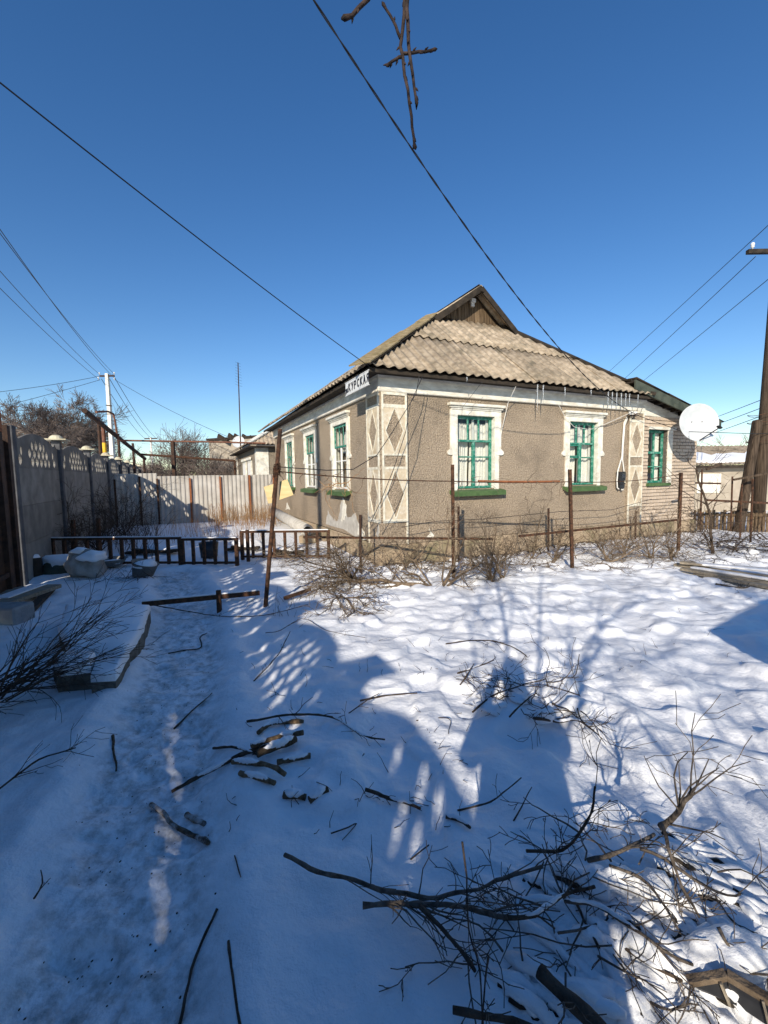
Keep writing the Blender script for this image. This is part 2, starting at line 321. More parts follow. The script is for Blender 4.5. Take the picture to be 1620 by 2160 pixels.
def bevel(o, w=.01, seg=1):
    md = o.modifiers.new('bevel', 'BEVEL'); md.width = w; md.segments = seg; md.limit_method = 'ANGLE'; return o

# branches
def wander(p, d, L, n, jit, rng, droop=0.):
    p = Vector(p); d = Vector(d).normalized(); pts = [p.copy()]
    for i in range(n):
        d = (d + Vector((rng.gauss(0, jit), rng.gauss(0, jit), rng.gauss(0, jit) + droop))).normalized()
        p = p + d * (L / n); pts.append(p.copy())
    return pts
def grow(mb, p, d, L, r, lv, rng, kids=(3, 4), ang=.7, ratio=.62, jit=.16, droop=0., n=5, sides=5, rmin=.0015, floor=None, tip=.35):
    pts = wander(p, d, L, n, jit, rng, droop)
    if floor is not None:
        for q in pts:
            f = floor(q)
            if q.z < f: q.z = f + rng.random() * .01
    mb.tube(pts, r, max(rmin, r * tip), sides if lv > 0 else max(3, sides - 1))
    if lv <= 0: return pts
    for k in range(rng.randint(*kids)):
        f = rng.uniform(.25, 1.); i = min(n - 1, int(f * n)); t = f * n - i; q = pts[i].lerp(pts[i + 1], t) if i < n else pts[-1]
        dd = (pts[min(i + 1, n)] - pts[i]).normalized()
        ax = Vector((rng.gauss(0, 1), rng.gauss(0, 1), rng.gauss(0, 1))); ax = (ax - dd * ax.dot(dd)).normalized()
        a = ang * rng.uniform(.6, 1.3); d2 = dd * math.cos(a) + ax * math.sin(a)
        grow(mb, q, d2, L * ratio * rng.uniform(.6, 1.15), max(rmin, r * (1 - (1 - tip) * f) * .62), lv - 1, rng, kids, ang, ratio, jit, droop, max(3, n - 1), max(3, sides - 1), rmin, floor, tip)
    return pts

# ------------------------------------------------------------------ ground
def axis(lo, hi, step, ends, g=1.16):
    c = list(np.arange(lo, hi, step)); a, s = c[-1], step
    while a < ends[1]: s *= g; a += s; c.append(a)
    b, s, pre = lo, step, []
    while b > ends[0]: s *= g; b -= s; pre.append(b)
    return np.array(pre[::-1] + c)
gx = axis(-4.6, 7.2, .026, (-600, 600)); gy = axis(.75, 7.4, .022, (-60, 900))
gx = np.sort(np.unique(np.concatenate([gx[(gx < -2.2) | (gx > 2.3)], np.arange(-2.2, 2.3, .015)]))); gy = np.sort(np.unique(np.concatenate([gy[(gy < .75) | (gy > 3.2)], np.arange(.75, 3.2, .011)])))
XX, YY = np.meshgrid(gx, gy)
ZZ, TR, MO = height(XX.ravel(), YY.ravel(), True)
nx, ny = len(gx), len(gy)
me = bpy.data.meshes.new('ground')
idx = np.arange(nx * ny).reshape(ny, nx)
quads = np.stack([idx[:-1, :-1], idx[:-1, 1:], idx[1:, 1:], idx[1:, :-1]], -1).reshape(-1, 4)
me.vertices.add(nx * ny); me.vertices.foreach_set('co', np.stack([XX.ravel(), YY.ravel(), ZZ], -1).ravel())
me.loops.add(quads.size); me.loops.foreach_set('vertex_index', quads.ravel().astype(np.int32))
me.polygons.add(len(quads)); me.polygons.foreach_set('loop_start', np.arange(0, quads.size, 4, dtype=np.int32)); me.polygons.foreach_set('use_smooth', np.ones(len(quads), bool))
me.update(calc_edges=True); me.validate()
at_ = me.attributes.new('tread', 'FLOAT', 'POINT'); at_.data.foreach_set('value', TR.astype(np.float32))
me.materials.append(M['snowground'])
ground = bpy.data.objects.new('ground', me); COL.objects.link(ground); ground['kind'] = 'structure'

from bisect import bisect_right
_gxl, _gyl, _zg = gx.tolist(), gy.tolist(), ZZ.reshape(ny, nx).tolist()
def hz(x, y):                                      # ground level, read back from the ground mesh
    i = min(max(bisect_right(_gxl, x) - 1, 0), nx - 2); j = min(max(bisect_right(_gyl, y) - 1, 0), ny - 2)
    a = (x - _gxl[i]) / (_gxl[i + 1] - _gxl[i]); b = (y - _gyl[j]) / (_gyl[j + 1] - _gyl[j])
    return (_zg[j][i] * (1 - a) + _zg[j][i + 1] * a) * (1 - b) + (_zg[j + 1][i] * (1 - a) + _zg[j + 1][i + 1] * a) * b
# ------------------------------------------------------------------ the house
house = thing('house', 'brown roughcast house with green windows and grey corrugated roof', 'house', (HC.x, HC.y, 0), HROT)
FR = lambda a, n, z: (a, -n, z)                    # street front: plane y=0
LF = lambda a, n, z: (-n, a, z)                    # garden side: plane x=0
ZW0, ZW1, WB, WT = .36, 3.36, 1.33, 2.76
def wall_faces(mp, a0, a1, z0, z1, opens, name, m):
    A = sorted({a0, a1, *[o[0] for o in opens], *[o[1] for o in opens]}); Z = sorted({z0, z1, *[o[2] for o in opens], *[o[3] for o in opens]})
    mb = MB(); ids = {}
    def vid(a, z):
        if (a, z) not in ids: ids[(a, z)] = len(mb.v); mb.v.append(mp(a, 0, z))
        return ids[(a, z)]
    for i in range(len(A) - 1):
        for j in range(len(Z) - 1):
            am, zm = (A[i] + A[i + 1]) / 2, (Z[j] + Z[j + 1]) / 2
            if any(o[0] < am < o[1] and o[2] < zm < o[3] for o in opens): continue
            mb.f.append((vid(A[i], Z[j]), vid(A[i + 1], Z[j]), vid(A[i + 1], Z[j + 1]), vid(A[i], Z[j + 1])))
    for o in opens:                                # reveals
        for p, q in (((o[0], o[2]), (o[1], o[2])), ((o[1], o[2]), (o[1], o[3])), ((o[1], o[3]), (o[0], o[3])), ((o[0], o[3]), (o[0], o[2]))):
            mb.add([mp(p[0], 0, p[1]), mp(q[0], 0, q[1]), mp(q[0], -.3, q[1]), mp(p[0], -.3, p[1])], [(0, 1, 2, 3)])
    return mb.build(name, m, house, recalc=False)
FW = [2.06, 5.05]; LW = [2.10, 4.52, 6.96]; HALF = .46
LEN_F, LEN_L = 7.1, 9.3
AW = (7.38, 8.12, 1.32, 2.66)
wall_faces(FR, 0, LEN_F, ZW0, ZW1, [(c - HALF, c + HALF, WB, WT) for c in FW], 'front_wall', 'stucco')
wall_faces(LF, 0, LEN_L, ZW0, ZW1, [(c - HALF, c + HALF, WB, WT) for c in LW], 'side_wall', 'stucco')
mb = MB(); mb.add([(LEN_F, 0, 0), (LEN_F, LEN_L, 0), (LEN_F, LEN_L, ZW1), (LEN_F, 0, ZW1)], [(0, 1, 2, 3)]); mb.add([(0, LEN_L, 0), (LEN_F, LEN_L, 0), (LEN_F, LEN_L, ZW1), (0, LEN_L, ZW1)], [(0, 1, 2, 3)])
mb.build('rear_wall', 'stucco', house, recalc=False)
mb = MB(); mb.box(.32, LEN_F - .05, .32, LEN_L - .05, 2.95, 3.0); mb.build('ceiling_slab', 'room', house)
mb = MB(); mb.box(-.045, LEN_F, -.045, 0, -.3, .355); mb.box(-.045, 0, 0, LEN_L, -.3, .355)
pl = mb.build('plinth', 'plinth', house); bevel(pl, .015)
# white frieze and its upper lip
mb = MB(); mb.box(-.06, LEN_F + .02, -.06, 0, 3.07, 3.40); mb.box(-.06, 0, 0, LEN_L, 3.07, 3.40)
fz = mb.build('frieze', 'limewash', house); bevel(fz, .012)
mb = MB(); mb.box(-.075, LEN_F + .03, -.075, -.061, 3.29, 3.345); mb.box(-.075, -.061, -.061, LEN_L, 3.29, 3.345); mb.build('frieze_lip', 'limewash', fz)

# corner pilaster with lozenges
def pilaster(mp, a0, a1, n0, name):
    P = MB(); P.box(a0, a1, 0.002, n0, .36, 3.068, mp); po = P.build(name, 'stucco', house)
    w = .035; n1 = n0 + .014; n2 = n0 + .020
    bands = [(3.02, 3.066), (2.80, 2.86), (1.965, 2.0), (1.725, 1.77), (.77, .83)]
    S = MB()
    for b0, b1 in bands: S.box(a0, a1, n0, n2, b0, b1, mp)
    for x0 in (a0, a1 - w):
        zs = [.36] + [z for b in reversed(bands) for z in b]
        for z0, z1 in zip(zs[0::2], zs[1::2]):
            if x0 == a0 and a0 < .01 and z1 < .8: continue
            S.box(x0, x0 + w, n0, n2, z0, z1, mp)
    S.build('trim_strip', 'creamline', po)
    for z0, z1 in ((2.0, 2.80), (.83, 1.725)):
        b0, b1 = a0 + w, a1 - w; c = (b0 + b1) / 2; k = (z0 + z1) / 2; d = .035
        T_ = MB()
        for poly in ([(b0, z0), (c, z0), (b0 + d, k), (b0, k)], [(c, z0), (b1, z0), (b1, k), (b1 - d, k)], [(b0, k), (b0 + d, k), (c, z1), (b0, z1)], [(b1 - d, k), (b1, k), (b1, z1), (c, z1)]):
            T_.prism(poly, n0, n1, mp)
        T_.build('lozenge_panel', 'cream', po)
        for q0, q1 in (((c, z0), (b0 + d, k)), ((c, z0), (b1 - d, k)), ((c, z1), (b0 + d, k)), ((c, z1), (b1 - d, k))):
            lx, lz = q1[0] - q0[0], q1[1] - q0[1]; ll = math.hypot(lx, lz); ox, oz = -lz / ll * .009, lx / ll * .009
            E_ = MB(); E_.prism([(q0[0] - ox, q0[1] - oz), (q1[0] - ox, q1[1] - oz), (q1[0] + ox, q1[1] + oz), (q0[0] + ox, q0[1] + oz)], n0, n1 + .005, mp); E_.build('lozenge_edge', 'creamline', po)
pilaster(FR, 0, .5, .045, 'corner_pilaster')
pilaster(LF, -.045, .48, .046, 'corner_pilaster')
pilaster(FR, 6.56, 7.08, .046, 'end_pilaster')

# peeled patches of render near the corner of the garden side
rng = random.Random(5)
def patch(mp, pts, n, m, name='peeled_patch'):
    out = []
    for i, p in enumerate(pts):
        q = pts[(i + 1) % len(pts)]
        for k in range(4):
            t = k / 4; out.append((p[0] + (q[0] - p[0]) * t + rng.uniform(-.03, .03), p[1] + (q[1] - p[1]) * t + rng.uniform(-.04, .04)))
    b = MB(); b.prism(out, 0.001, n, mp); return b.build(name, m, house)
patch(LF, [(3.3, .42), (3.1, .8), (2.7, .6), (2.4, .62), (2.1, 1.05), (1.75, .75), (1.3, .85), (1.0, .55), (.75, .4)], .006, 'bare')
patch(LF, [(2.15, .6), (2.0, 1.12), (1.8, .95), (1.9, .72)], .011, 'white')
patch(LF, [(1.2, .40), (1.1, .68), (.85, .5), (.7, .37)], .012, 'white')
patch(LF, [(7.9, .5), (7.6, .75), (7.2, .55)], .008, 'white')
patch(FR, [(.9, .4), (1.0, .5), (.95, .62), (1.08, .45)], .008, 'white')
patch(LF, [(0.05, .45), (.02, .8), (.16, .6)], .055, 'bare')

# windows
def window(mp, c, style, cas=True):
    a0, a1 = c - HALF, c + HALF
    W = MB()
    if cas:
        for s in (-1, 1):
            e = c + s * HALF
            W.box(min(e, e + s * .15), max(e, e + s * .15), 0, .03, 2.0, 2.845, mp)
            W.box(min(e + s * .02, e + s * .085), max(e + s * .02, e + s * .085), .03, .042, 1.99, 2.8, mp)
            W.box(min(e, e + s * .10), max(e, e + s * .10), 0, .028, 1.30, 2.0, mp)
            W.box(min(e - s * .012, e), max(e - s * .012, e), -.13, .03, 1.335, 2.755, mp)
        W.box(a0, a1, 0, .031, WT, 2.845, mp); W.box(a0 + .012, a1 - .012, -.13, .029, WT - .012, WT, mp)
    w = W.build('window', 'white', house)
    if cas:
        K = MB(); K.box(c - .60, c + .60, .0, .05, 2.846, 2.875, mp); K.box(c - .63, c + .63, 0, .075, 2.876, 2.91, mp); K.box(c - .665, c + .665, 0, .115, 2.911, 2.965, mp)
        bevel(K.build('cornice', 'white', w), .008)
        for s in (-1, 1):
            e = c + s * (HALF + .15); poly = [(e + s * x, 2.03 + z) for x, z in ((-.05, .085), (.0, .08), (.03, .05), (.055, .035), (.07, .0), (.05, -.035), (.0, -.045), (-.05, -.04))]
            Ek = MB(); Ek.prism(poly, .002, .034, mp); Ek.build('ear', 'white', w)
    S = MB(); S.prism([(0, 0)] * 3, 0, 0, mp) if False else None
    S.add([mp(a, n, z) for a in (c - .62, c + .645) for n, z in ((-.10, 1.335), (.15, 1.285), (.15, 1.195), (.135, 1.195), (.0, 1.25), (-.1, 1.29))],
          [(0, 1, 2, 3, 4, 5), (11, 10, 9, 8, 7, 6)] + [(i, (i + 1) % 6, 6 + (i + 1) % 6, 6 + i) for i in range(6)])
    S.build('sill', 'sill', w)
    # sash: outer frame and glazing bars
    n0, n1 = (-.115, -.065) if mp is FR else (-.045, -.012); b0, b1 = a0 + .0125, a1 - .0125; zb, zt = 1.336, WT - .0125
    tr = 2.245; mid = 1.955
    U = MB()
    U.box(b0, b0 + .055, n0, n1, tr, zt, mp); U.box(b1 - .055, b1, n0, n1, tr, zt, mp); U.box(b0 + .055, b1 - .055, n0, n1, zt - .06, zt, mp)
    lights = []; iw = (b1 - b0 - .11); bars = 3
    for k in (1, 2): x = b0 + .055 + iw * k / 3; U.box(x - .017, x + .017, n0 + .008, n1 - .008, tr + .045, zt - .06, mp)
    for k in range(3): lights.append((b0 + .055 + iw * k / 3 + (.017 if k else 0), b0 + .055 + iw * (k + 1) / 3 - (.017 if k < 2 else 0), tr + .045, zt - .06))
    U.box(b0 + .055, b1 - .055, n0, n1 + .012, tr, tr + .045, mp)
    bevel(U.build('upper_sash', 'green', w), .006)
    D_ = MB(); D_.box(b0, b0 + .055, n0, n1, zb, tr - .001, mp); D_.box(b1 - .055, b1, n0, n1, zb, tr - .001, mp); D_.box(b0 + .055, b1 - .055, n0, n1, zb, zb + .045, mp)
    x = c; D_.box(x - .03, x + .03, n0, n1 + .006, zb + .045, tr - .001, mp)
    D_.box(b0 + .055, x - .03, n0 + .008, n1 - .008, mid - .014, mid + .014, mp); D_.box(x + .03, b1 - .055, n0 + .008, n1 - .008, mid - .014, mid + .014, mp)
    if style == 'vent':
        for bx in ((b0 + .056, mid + .016, .028, tr - mid - .018), (x - .059, mid + .016, .028, tr - mid - .018)): D_.box(bx[0], bx[0] + bx[2], n0 - .0, n1 + .008, bx[1], bx[1] + bx[3], mp)
        D_.box(b0 + .085, x - .06, n0, n1 + .008, tr - .035, tr - .003, mp); D_.box(b0 + .085, x - .06, n0, n1 + .008, mid + .016, mid + .045, mp)
    bevel(D_.build('lower_sash', 'innersash' if style == 'white' else 'green', w), .006)
    lights += [(b0 + .055, x - .03, zb + .045, mid - .014), (x + .03, b1 - .055, zb + .045, mid - .014), (b0 + .055, x - .03, mid + .014, tr - .001), (x + .03, b1 - .055, mid + .014, tr - .001)]
    for (p, q, r, s) in lights:
        L_ = MB(); nn = n0 + .023; L_.add([mp(p, nn, r), mp(q, nn, r), mp(q, nn, s), mp(p, nn, s)], [(0, 1, 2, 3)]); L_.build('pane', 'glass', w, recalc=False)
    I_ = MB()
    for x in (a0 + .03, c + .02, a1 - .09): I_.box(x, x + .05, -.175, -.15, zb, zt, mp)
    I_.box(a0 + .03, a1 - .03, -.18, -.145, tr + .01, tr + .05, mp); I_.build('inner_frame', 'innersash', w)
    rr = random.Random(int(c * 100) + len(style))
    def cur(x0, x1, z0, z1, ph, amp=.022):
        Q = MB(); n = 26; vs = []
        for i in range(n + 1):
            for j in range(5):
                a = x0 + (x1 - x0) * i / n; zz = z0 + (z1 - z0) * j / 4
                vs.append(mp(a + .012 * math.sin(ph + j), -.215 + amp * math.sin(i * 1.55 + ph + .15 * j) + .01 * math.sin(i * .6 + ph), zz))
        Q.add(vs, [(i * 5 + j, (i + 1) * 5 + j, (i + 1) * 5 + j + 1, i * 5 + j + 1) for i in range(n) for j in range(4)]); Q.build('curtain', 'curtain', w, True, False)
    zc0 = tr - .1 if style == 'white' else zb + .02
    cur(a0 + .0, c - .10 + rr.uniform(-.05, .1), zc0, zt - .12, rr.random() * 6); cur(c + .10 + rr.uniform(-.1, .05), a1, zc0, zt - .12, rr.random() * 6)
    R_ = MB(); vs = [mp(a, n, z) for a in (a0 - .3, a1 + .3) for n in (-.301, -1.3) for z in (.9, 2.94)]
    R_.add(vs, [(0, 1, 3, 2), (4, 6, 7, 5), (2, 3, 7, 6), (0, 2, 6, 4), (1, 5, 7, 3)]); R_.build('room_niche', 'room', w, recalc=False)
    return w
window(FR, FW[0], 'plain'); window(FR, FW[1], 'vent')
window(LF, LW[0], 'white'); window(LF, LW[1], 'white'); window(LF, LW[2], 'plain')

# ------------------------------------------------------------------ roof
EX0, EX1, EY0, EY1, EZ = -.37, 6.9, -.36, LEN_L + .3, 3.40
RX, RZ, GT, GB = 3.55, 6.12, 2.02, 5.34            # ridge, gablet position along the ridge and its base level
ML = (RZ - EZ) / (RX - EX0); MR = (RZ - EZ) / (EX1 - RX); MF = (GB - EZ) / (GT - EY0)
zl = lambda x, y: EZ + ML * (x - EX0); zr = lambda x, y: EZ + MR * (EX1 - x); zf = lambda x, y: EZ + MF * (y - EY0)
gxl = EX0 + (GB - EZ) / ML; gxr = EX1 - (GB - EZ) / MR
dz = -.05
mb = MB()
mb.add([(EX0 + .02, EY0 + .02, EZ + dz), (EX1 - .02, EY0 + .02, EZ + dz), (gxr, GT, GB + dz), (gxl, GT, GB + dz)], [(0, 1, 2, 3)])
mb.add([(EX0 + .02, EY0 + .02, EZ + dz), (gxl, GT, GB + dz), (RX, GT, RZ + dz), (RX, EY1, RZ + dz), (EX0 + .02, EY1, EZ + dz)], [(0, 1, 2, 3, 4)])
mb.add([(EX1 - .02, EY0 + .02, EZ + dz), (EX1 - .02, EY1, EZ + dz), (RX, EY1, RZ + dz), (RX, GT, RZ + dz), (gxr, GT, GB + dz)], [(0, 1, 2, 3, 4)])
mb.add([(EX0 + .02, EY1, EZ + dz), (RX, EY1, RZ + dz), (EX1 - .02, EY1, EZ + dz)], [(0, 1, 2)])
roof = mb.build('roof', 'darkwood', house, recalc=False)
# soffit boards and fascia
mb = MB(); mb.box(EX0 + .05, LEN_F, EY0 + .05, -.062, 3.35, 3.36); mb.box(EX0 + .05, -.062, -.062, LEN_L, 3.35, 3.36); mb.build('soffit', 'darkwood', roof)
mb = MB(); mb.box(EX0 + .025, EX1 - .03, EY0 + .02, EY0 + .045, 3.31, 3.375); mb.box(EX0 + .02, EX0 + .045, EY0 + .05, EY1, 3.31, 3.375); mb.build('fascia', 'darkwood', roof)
def sheets(org, along, up, n, w, l, W_, L_, cuts, seed, pitch=.2, amp=.023, row0=.0):
    """corrugated sheets laid over a slope; org = lower left corner, along/up = unit vectors, cuts = planes (co, no) that trim"""
    rg = random.Random(seed); rows = int(math.ceil(L_ / (l - .14))); cols = int(math.ceil(W_ / w))
    for r in range(rows):
        for c in range(cols):
            x0 = c * w; y0 = r * (l - .14); bm = bmesh.new(); nx_ = int(round(w / pitch * 8)) + 1; vs = []
            tw = rg.uniform(-.004, .004); off = rg.uniform(-.012, .012); lift = .012 * rg.random()
            ln = min(l, L_ + .02 - y0)
            if ln < .12: bm.free(); continue
            for j in range(4):
                for i in range(nx_):
                    x = x0 + (w + .05) * i / (nx_ - 1); y = y0 + off + ln * j / 3
                    hh = .028 * (1 - j / 3) + amp * math.sin(2 * math.pi * x / pitch) + lift + .008 * (c % 2) + tw * (i / nx_ - .5) * 4
                    y += .006 * math.sin(x * 9 + r)
                    vs.append(bm.verts.new(org + along * x + up * y + n * hh))
            for j in range(3):
                for i in range(nx_ - 1): bm.faces.new((vs[j * nx_ + i], vs[j * nx_ + i + 1], vs[(j + 1) * nx_ + i + 1], vs[(j + 1) * nx_ + i]))
            for co, no in cuts:
                bmesh.ops.bisect_plane(bm, geom=bm.verts[:] + bm.edges[:] + bm.faces[:], plane_co=co, plane_no=no, clear_outer=True)
            if len(bm.faces) < 4: bm.free(); continue
            m_ = bpy.data.meshes.new('roof_sheet'); bm.normal_update(); bm.to_mesh(m_); bm.free(); m_.materials.append(M['sheet'])
            m_.polygons.foreach_set('use_smooth', [True] * len(m_.polygons))
            o = bpy.data.objects.new('roof_sheet', m_); COL.objects.link(o); o.parent = roof
            sm = o.modifiers.new('thickness', 'SOLIDIFY'); sm.thickness = .009; sm.offset = -1
upf = V3(0, GT - EY0, GB - EZ).normalized(); nf = V3(1, 0, 0).cross(upf)
hipL = V3(gxl - EX0, GT - EY0, GB - EZ); hipR = V3(gxr - EX1, GT - EY0, GB - EZ)
cutL = (V3(EX0, EY0, EZ), V3(0, 0, 1).cross(hipL) * 1); cutR = (V3(EX1, EY0, EZ), -V3(0, 0, 1).cross(hipR))
sheets(V3(EX0, EY0 - .03, EZ - .02), V3(1, 0, 0), upf, nf, 1.2, 1.72, EX1 - EX0, V3(0, GT - EY0, GB - EZ).length + .05, [cutL, cutR], 3)
upl = V3(RX - EX0, 0, RZ - EZ).normalized(); nl = upl.cross(V3(0, 1, 0)) * 1; nl = nl if nl.z > 0 else -nl
cutl1 = (V3(EX0, EY0, EZ), -V3(0, 0, 1).cross(hipL))
LEFTL = V3(RX - EX0, 0, RZ - EZ).length
def left_sheets():
    cu = (V3(0, GT - .30, 0), V3(0, -1, 0))
    # below the gablet the left slope is trimmed by the hip, above it by the verge
    sheets(V3(EX0 - .03, EY0 + .02, EZ - .02), V3(0, 1, 0), upl, nl, 1.2, 1.72, EY1 - EY0, LEFTL * (GB - EZ) / (RZ - EZ), [cutl1], 8)
    k = (GB - EZ) / (RZ - EZ) - .03
    sheets(V3(EX0 + (RX - EX0) * k, GT - .30, EZ + (RZ - EZ) * k), V3(0, 1, 0), upl, nl, 1.2, 1.72, EY1 - GT + .3, LEFTL * (1 - k), [], 9)
left_sheets()
upr = V3(RX - EX1, 0, RZ - EZ).normalized(); nr = V3(0, 1, 0).cross(upr); nr = nr if nr.z > 0 else -nr
RIGHTL = V3(RX - EX1, 0, RZ - EZ).length
sheets(V3(EX1, EY0 + .02, EZ - .02), V3(0, 1, 0), upr, nr, 1.2, 1.72, EY1 - EY0, RIGHTL * (GB - EZ) / (RZ - EZ), [(V3(EX1, EY0, EZ), V3(0, 0, 1).cross(hipR))], 11)
k = (GB - EZ) / (RZ - EZ) - .03
sheets(V3(EX1 + (RX - EX1) * k, GT - .30, EZ + (RZ - EZ) * k), V3(0, 1, 0), upr, nr, 1.2, 1.72, EY1 - GT + .3, RIGHTL * (1 - k), [], 12)
# flat boards capping the left hip, three lengths lapped
hd = hipL.normalized(); side = upl.cross(V3(0, 1, 0)); hn = (nf + nl).normalized()
for i, (k0, k1, wd) in enumerate(((-.02, .33, .40), (.31, .60, .37), (.58, .83, .36), (.81, 1.02, .34))):
    p0 = V3(EX0, EY0, EZ) + hipL * k0; p1 = V3(EX0, EY0, EZ) + hipL * k1; lift = .075 + .012 * (i % 2)
    hb = (nl + nf * .6).normalized(); b = MB(); q = (hd.cross(hb)).normalized(); q = q if q.y > 0 else -q      # laid over the hip, tipped to the garden side
    c0, c1 = p0 + hb * lift, p1 + hb * lift
    wob = .02 * math.sin(i * 2.1)
    vs = [c0 - q * .10, c0 + q * (wd - .1), c1 + q * (wd - .1 + wob), c1 - q * .10]
    b.add([v for v in vs] + [v - hb * .022 for v in vs], [(0, 1, 2, 3), (7, 6, 5, 4), (0, 4, 5, 1), (1, 5, 6, 2), (2, 6, 7, 3), (3, 7, 4, 0)]); b.build('hip_board', 'hipboard', roof)
    if i < 9:
        b = MB(); q2 = (hd.cross(nf)).normalized(); q2 = q2 if q2.y < 0 else -q2
        d0, d1 = p0 + nf * .075 - q * .02, p1 + nf * .075 - q * .02
        vs = [d0, d0 + q2 * .05, d1 + q2 * .05, d1]
        b.add([v for v in vs] + [v - nf * .02 for v in vs], [(0, 1, 2, 3), (7, 6, 5, 4), (0, 4, 5, 1), (1, 5, 6, 2), (2, 6, 7, 3), (3, 7, 4, 0)]); b.build('hip_edge_board', 'darkwood', roof)
# right hip capping
for k0, k1 in ((-.01, .5), (.48, 1.02)):
    p0 = V3(EX1, EY0, EZ) + hipR * k0 + nf * .05; p1 = V3(EX1, EY0, EZ) + hipR * k1 + nf * .05
    b = MB(); b.beam(p0, p1, .16, .05, up=nf); b.build('hip_cap', 'darkwood', roof)
# gablet of upright boards under dark verge boards
GY = GT + .05
rg = random.Random(2); x = gxl - .02
while x < gxr:
    w = rg.uniform(.075, .13); xm = x + w / 2; top = min(zl(xm, 0), zr(xm, 0)) - .07
    xa, xb = x + .004, x + w - .004
    ta = min(zl(xa, 0), zr(xa, 0)) - .07; tb = min(zl(xb, 0), zr(xb, 0)) - .07
    if min(ta, tb) > GB - .05:
        yy = GY + rg.uniform(-.008, .008); b = MB(); vs = [(xa, yy, GB - .12 + rg.uniform(-.03, .02)), (xb, yy, GB - .12), (xb, yy, tb), (xa, yy, ta)]
        b.add(vs + [(p[0], p[1] + .02, p[2]) for p in vs], [(0, 1, 2, 3), (7, 6, 5, 4), (0, 4, 5, 1), (1, 5, 6, 2), (2, 6, 7, 3), (3, 7, 4, 0)]); b.build('gable_plank', 'oldwood', roof)
    x += w
b = MB(); b.box(RX - .11, RX + .02, GY - .10, GY - .012, 5.83, 5.92); b.box(RX - .09, RX + .0, GY - .07, GY - .012, 5.74, 5.83); b.build('insulator_bracket', 'enamel', roof)
b = MB(); b.box(RX - .05, RX + .05, GT - .33, GY, RZ - .14, RZ - .06); b.build('ridge_beam', 'darkwood', roof)
for x_e, nn in ((gxl - .18, nl), (gxr + .2, nr)):
    zz = zl(x_e, 0) if x_e < RX else zr(x_e, 0)
    b = MB(); b.beam((x_e, GT - .29, zz - .05), (RX, GT - .29, RZ - .05), .03, .13, up=nn); b.build('verge_board', 'darkwood', roof)
for yy in np.arange(GT - .2, EY1, 1.6):
    b = MB(); y1 = min(yy + 1.66, EY1)
    vs = [(RX - .19, yy, RZ - .045), (RX, yy, RZ + .085), (RX + .19, yy, RZ - .045), (RX - .19, y1, RZ - .05), (RX, y1, RZ + .08), (RX + .19, y1, RZ - .05)]
    b.add(vs, [(0, 1, 4, 3), (1, 2, 5, 4)]); o = b.build('ridge_cap', 'darkwood', roof, recalc=False); o.modifiers.new('t', 'SOLIDIFY').thickness = .012

# ------------------------------------------------------------------ brick annex at the far end of the front
AX0, AX1, ABT = 7.105, 9.42, 2.99
mb = MB()
A = [AX0, AW[0], AW[1], AX1]; Z = [-.3, AW[2], AW[3], ABT]
AY = .012
def amp_(a, n, z): return (a, AY - n, z)
for i in range(3):
    for j in range(3):
        if i == 1 and j == 1: continue
        mb.box(A[i], A[i + 1], -.28, 0, Z[j], Z[j + 1], amp_)
annex = mb.build('annex_wall', 'mortar', house)
bl, bh, gap = .255, .0865, .015
bme = MB(); bme.box(0, bl - gap, -.02, .013, 0, bh - gap); btmp = bme.build('brick', 'brick', annex); bevel(btmp, .004)
half = MB(); half.box(0, bl / 2 - gap, -.02, .010, 0, bh - gap); bhalf = half.build('brick', 'brick', annex); bevel(bhalf, .004)
bm1, bm2 = btmp.data, bhalf.data; first = {1: btmp, 2: bhalf}
rg = random.Random(4); cnt = 0
def brick_piece(x0, x1, z):
    w = x1 - x0
    if w < .05: return
    if abs(w - bl) < .004: src = 1
    elif abs(w - bl / 2) < .004: src = 2
    else: src = 0
    if src and first.get(src): o = first.pop(src)
    elif src: o = bpy.data.objects.new('brick', bm1 if src == 1 else bm2); COL.objects.link(o); o.parent = annex; bevel(o, .004)
    else:
        q = MB(); q.box(0, w - gap, -.02, .010, 0, bh - gap); o = q.build('brick', 'brick', annex); bevel(o, .004)
    o.location = (x0 + rg.uniform(-.002, .002), AY + rg.uniform(-.003, .002), z + rg.uniform(-.002, .002)); o.rotation_euler = (0, rg.gauss(0, .006), 0)
zc, row = .30, 0
while zc + bh < ABT + .02:
    segs = [(AX0, AX1)]
    if zc + bh > AW[2] - .02 and zc < AW[3]: segs = [(AX0, AW[0]), (AW[1] + .0, AX1)]
    for sx0, sx1 in segs:
        x = AX0 - (bl / 2 if row % 2 else 0)
        while x < sx1 - .03:
            a, b_ = max(x, sx0), min(x + bl, sx1)
            if b_ > sx0 + .04: brick_piece(a, b_, zc)
            x += bl
    zc += bh; row += 1
for left in list(first.values()): bpy.data.objects.remove(left)
mb = MB(); mb.box(AX0, AX1 + .03, -.06, 0, -.3, .29); bevel(mb.build('annex_plinth', 'plinth', annex), .015)
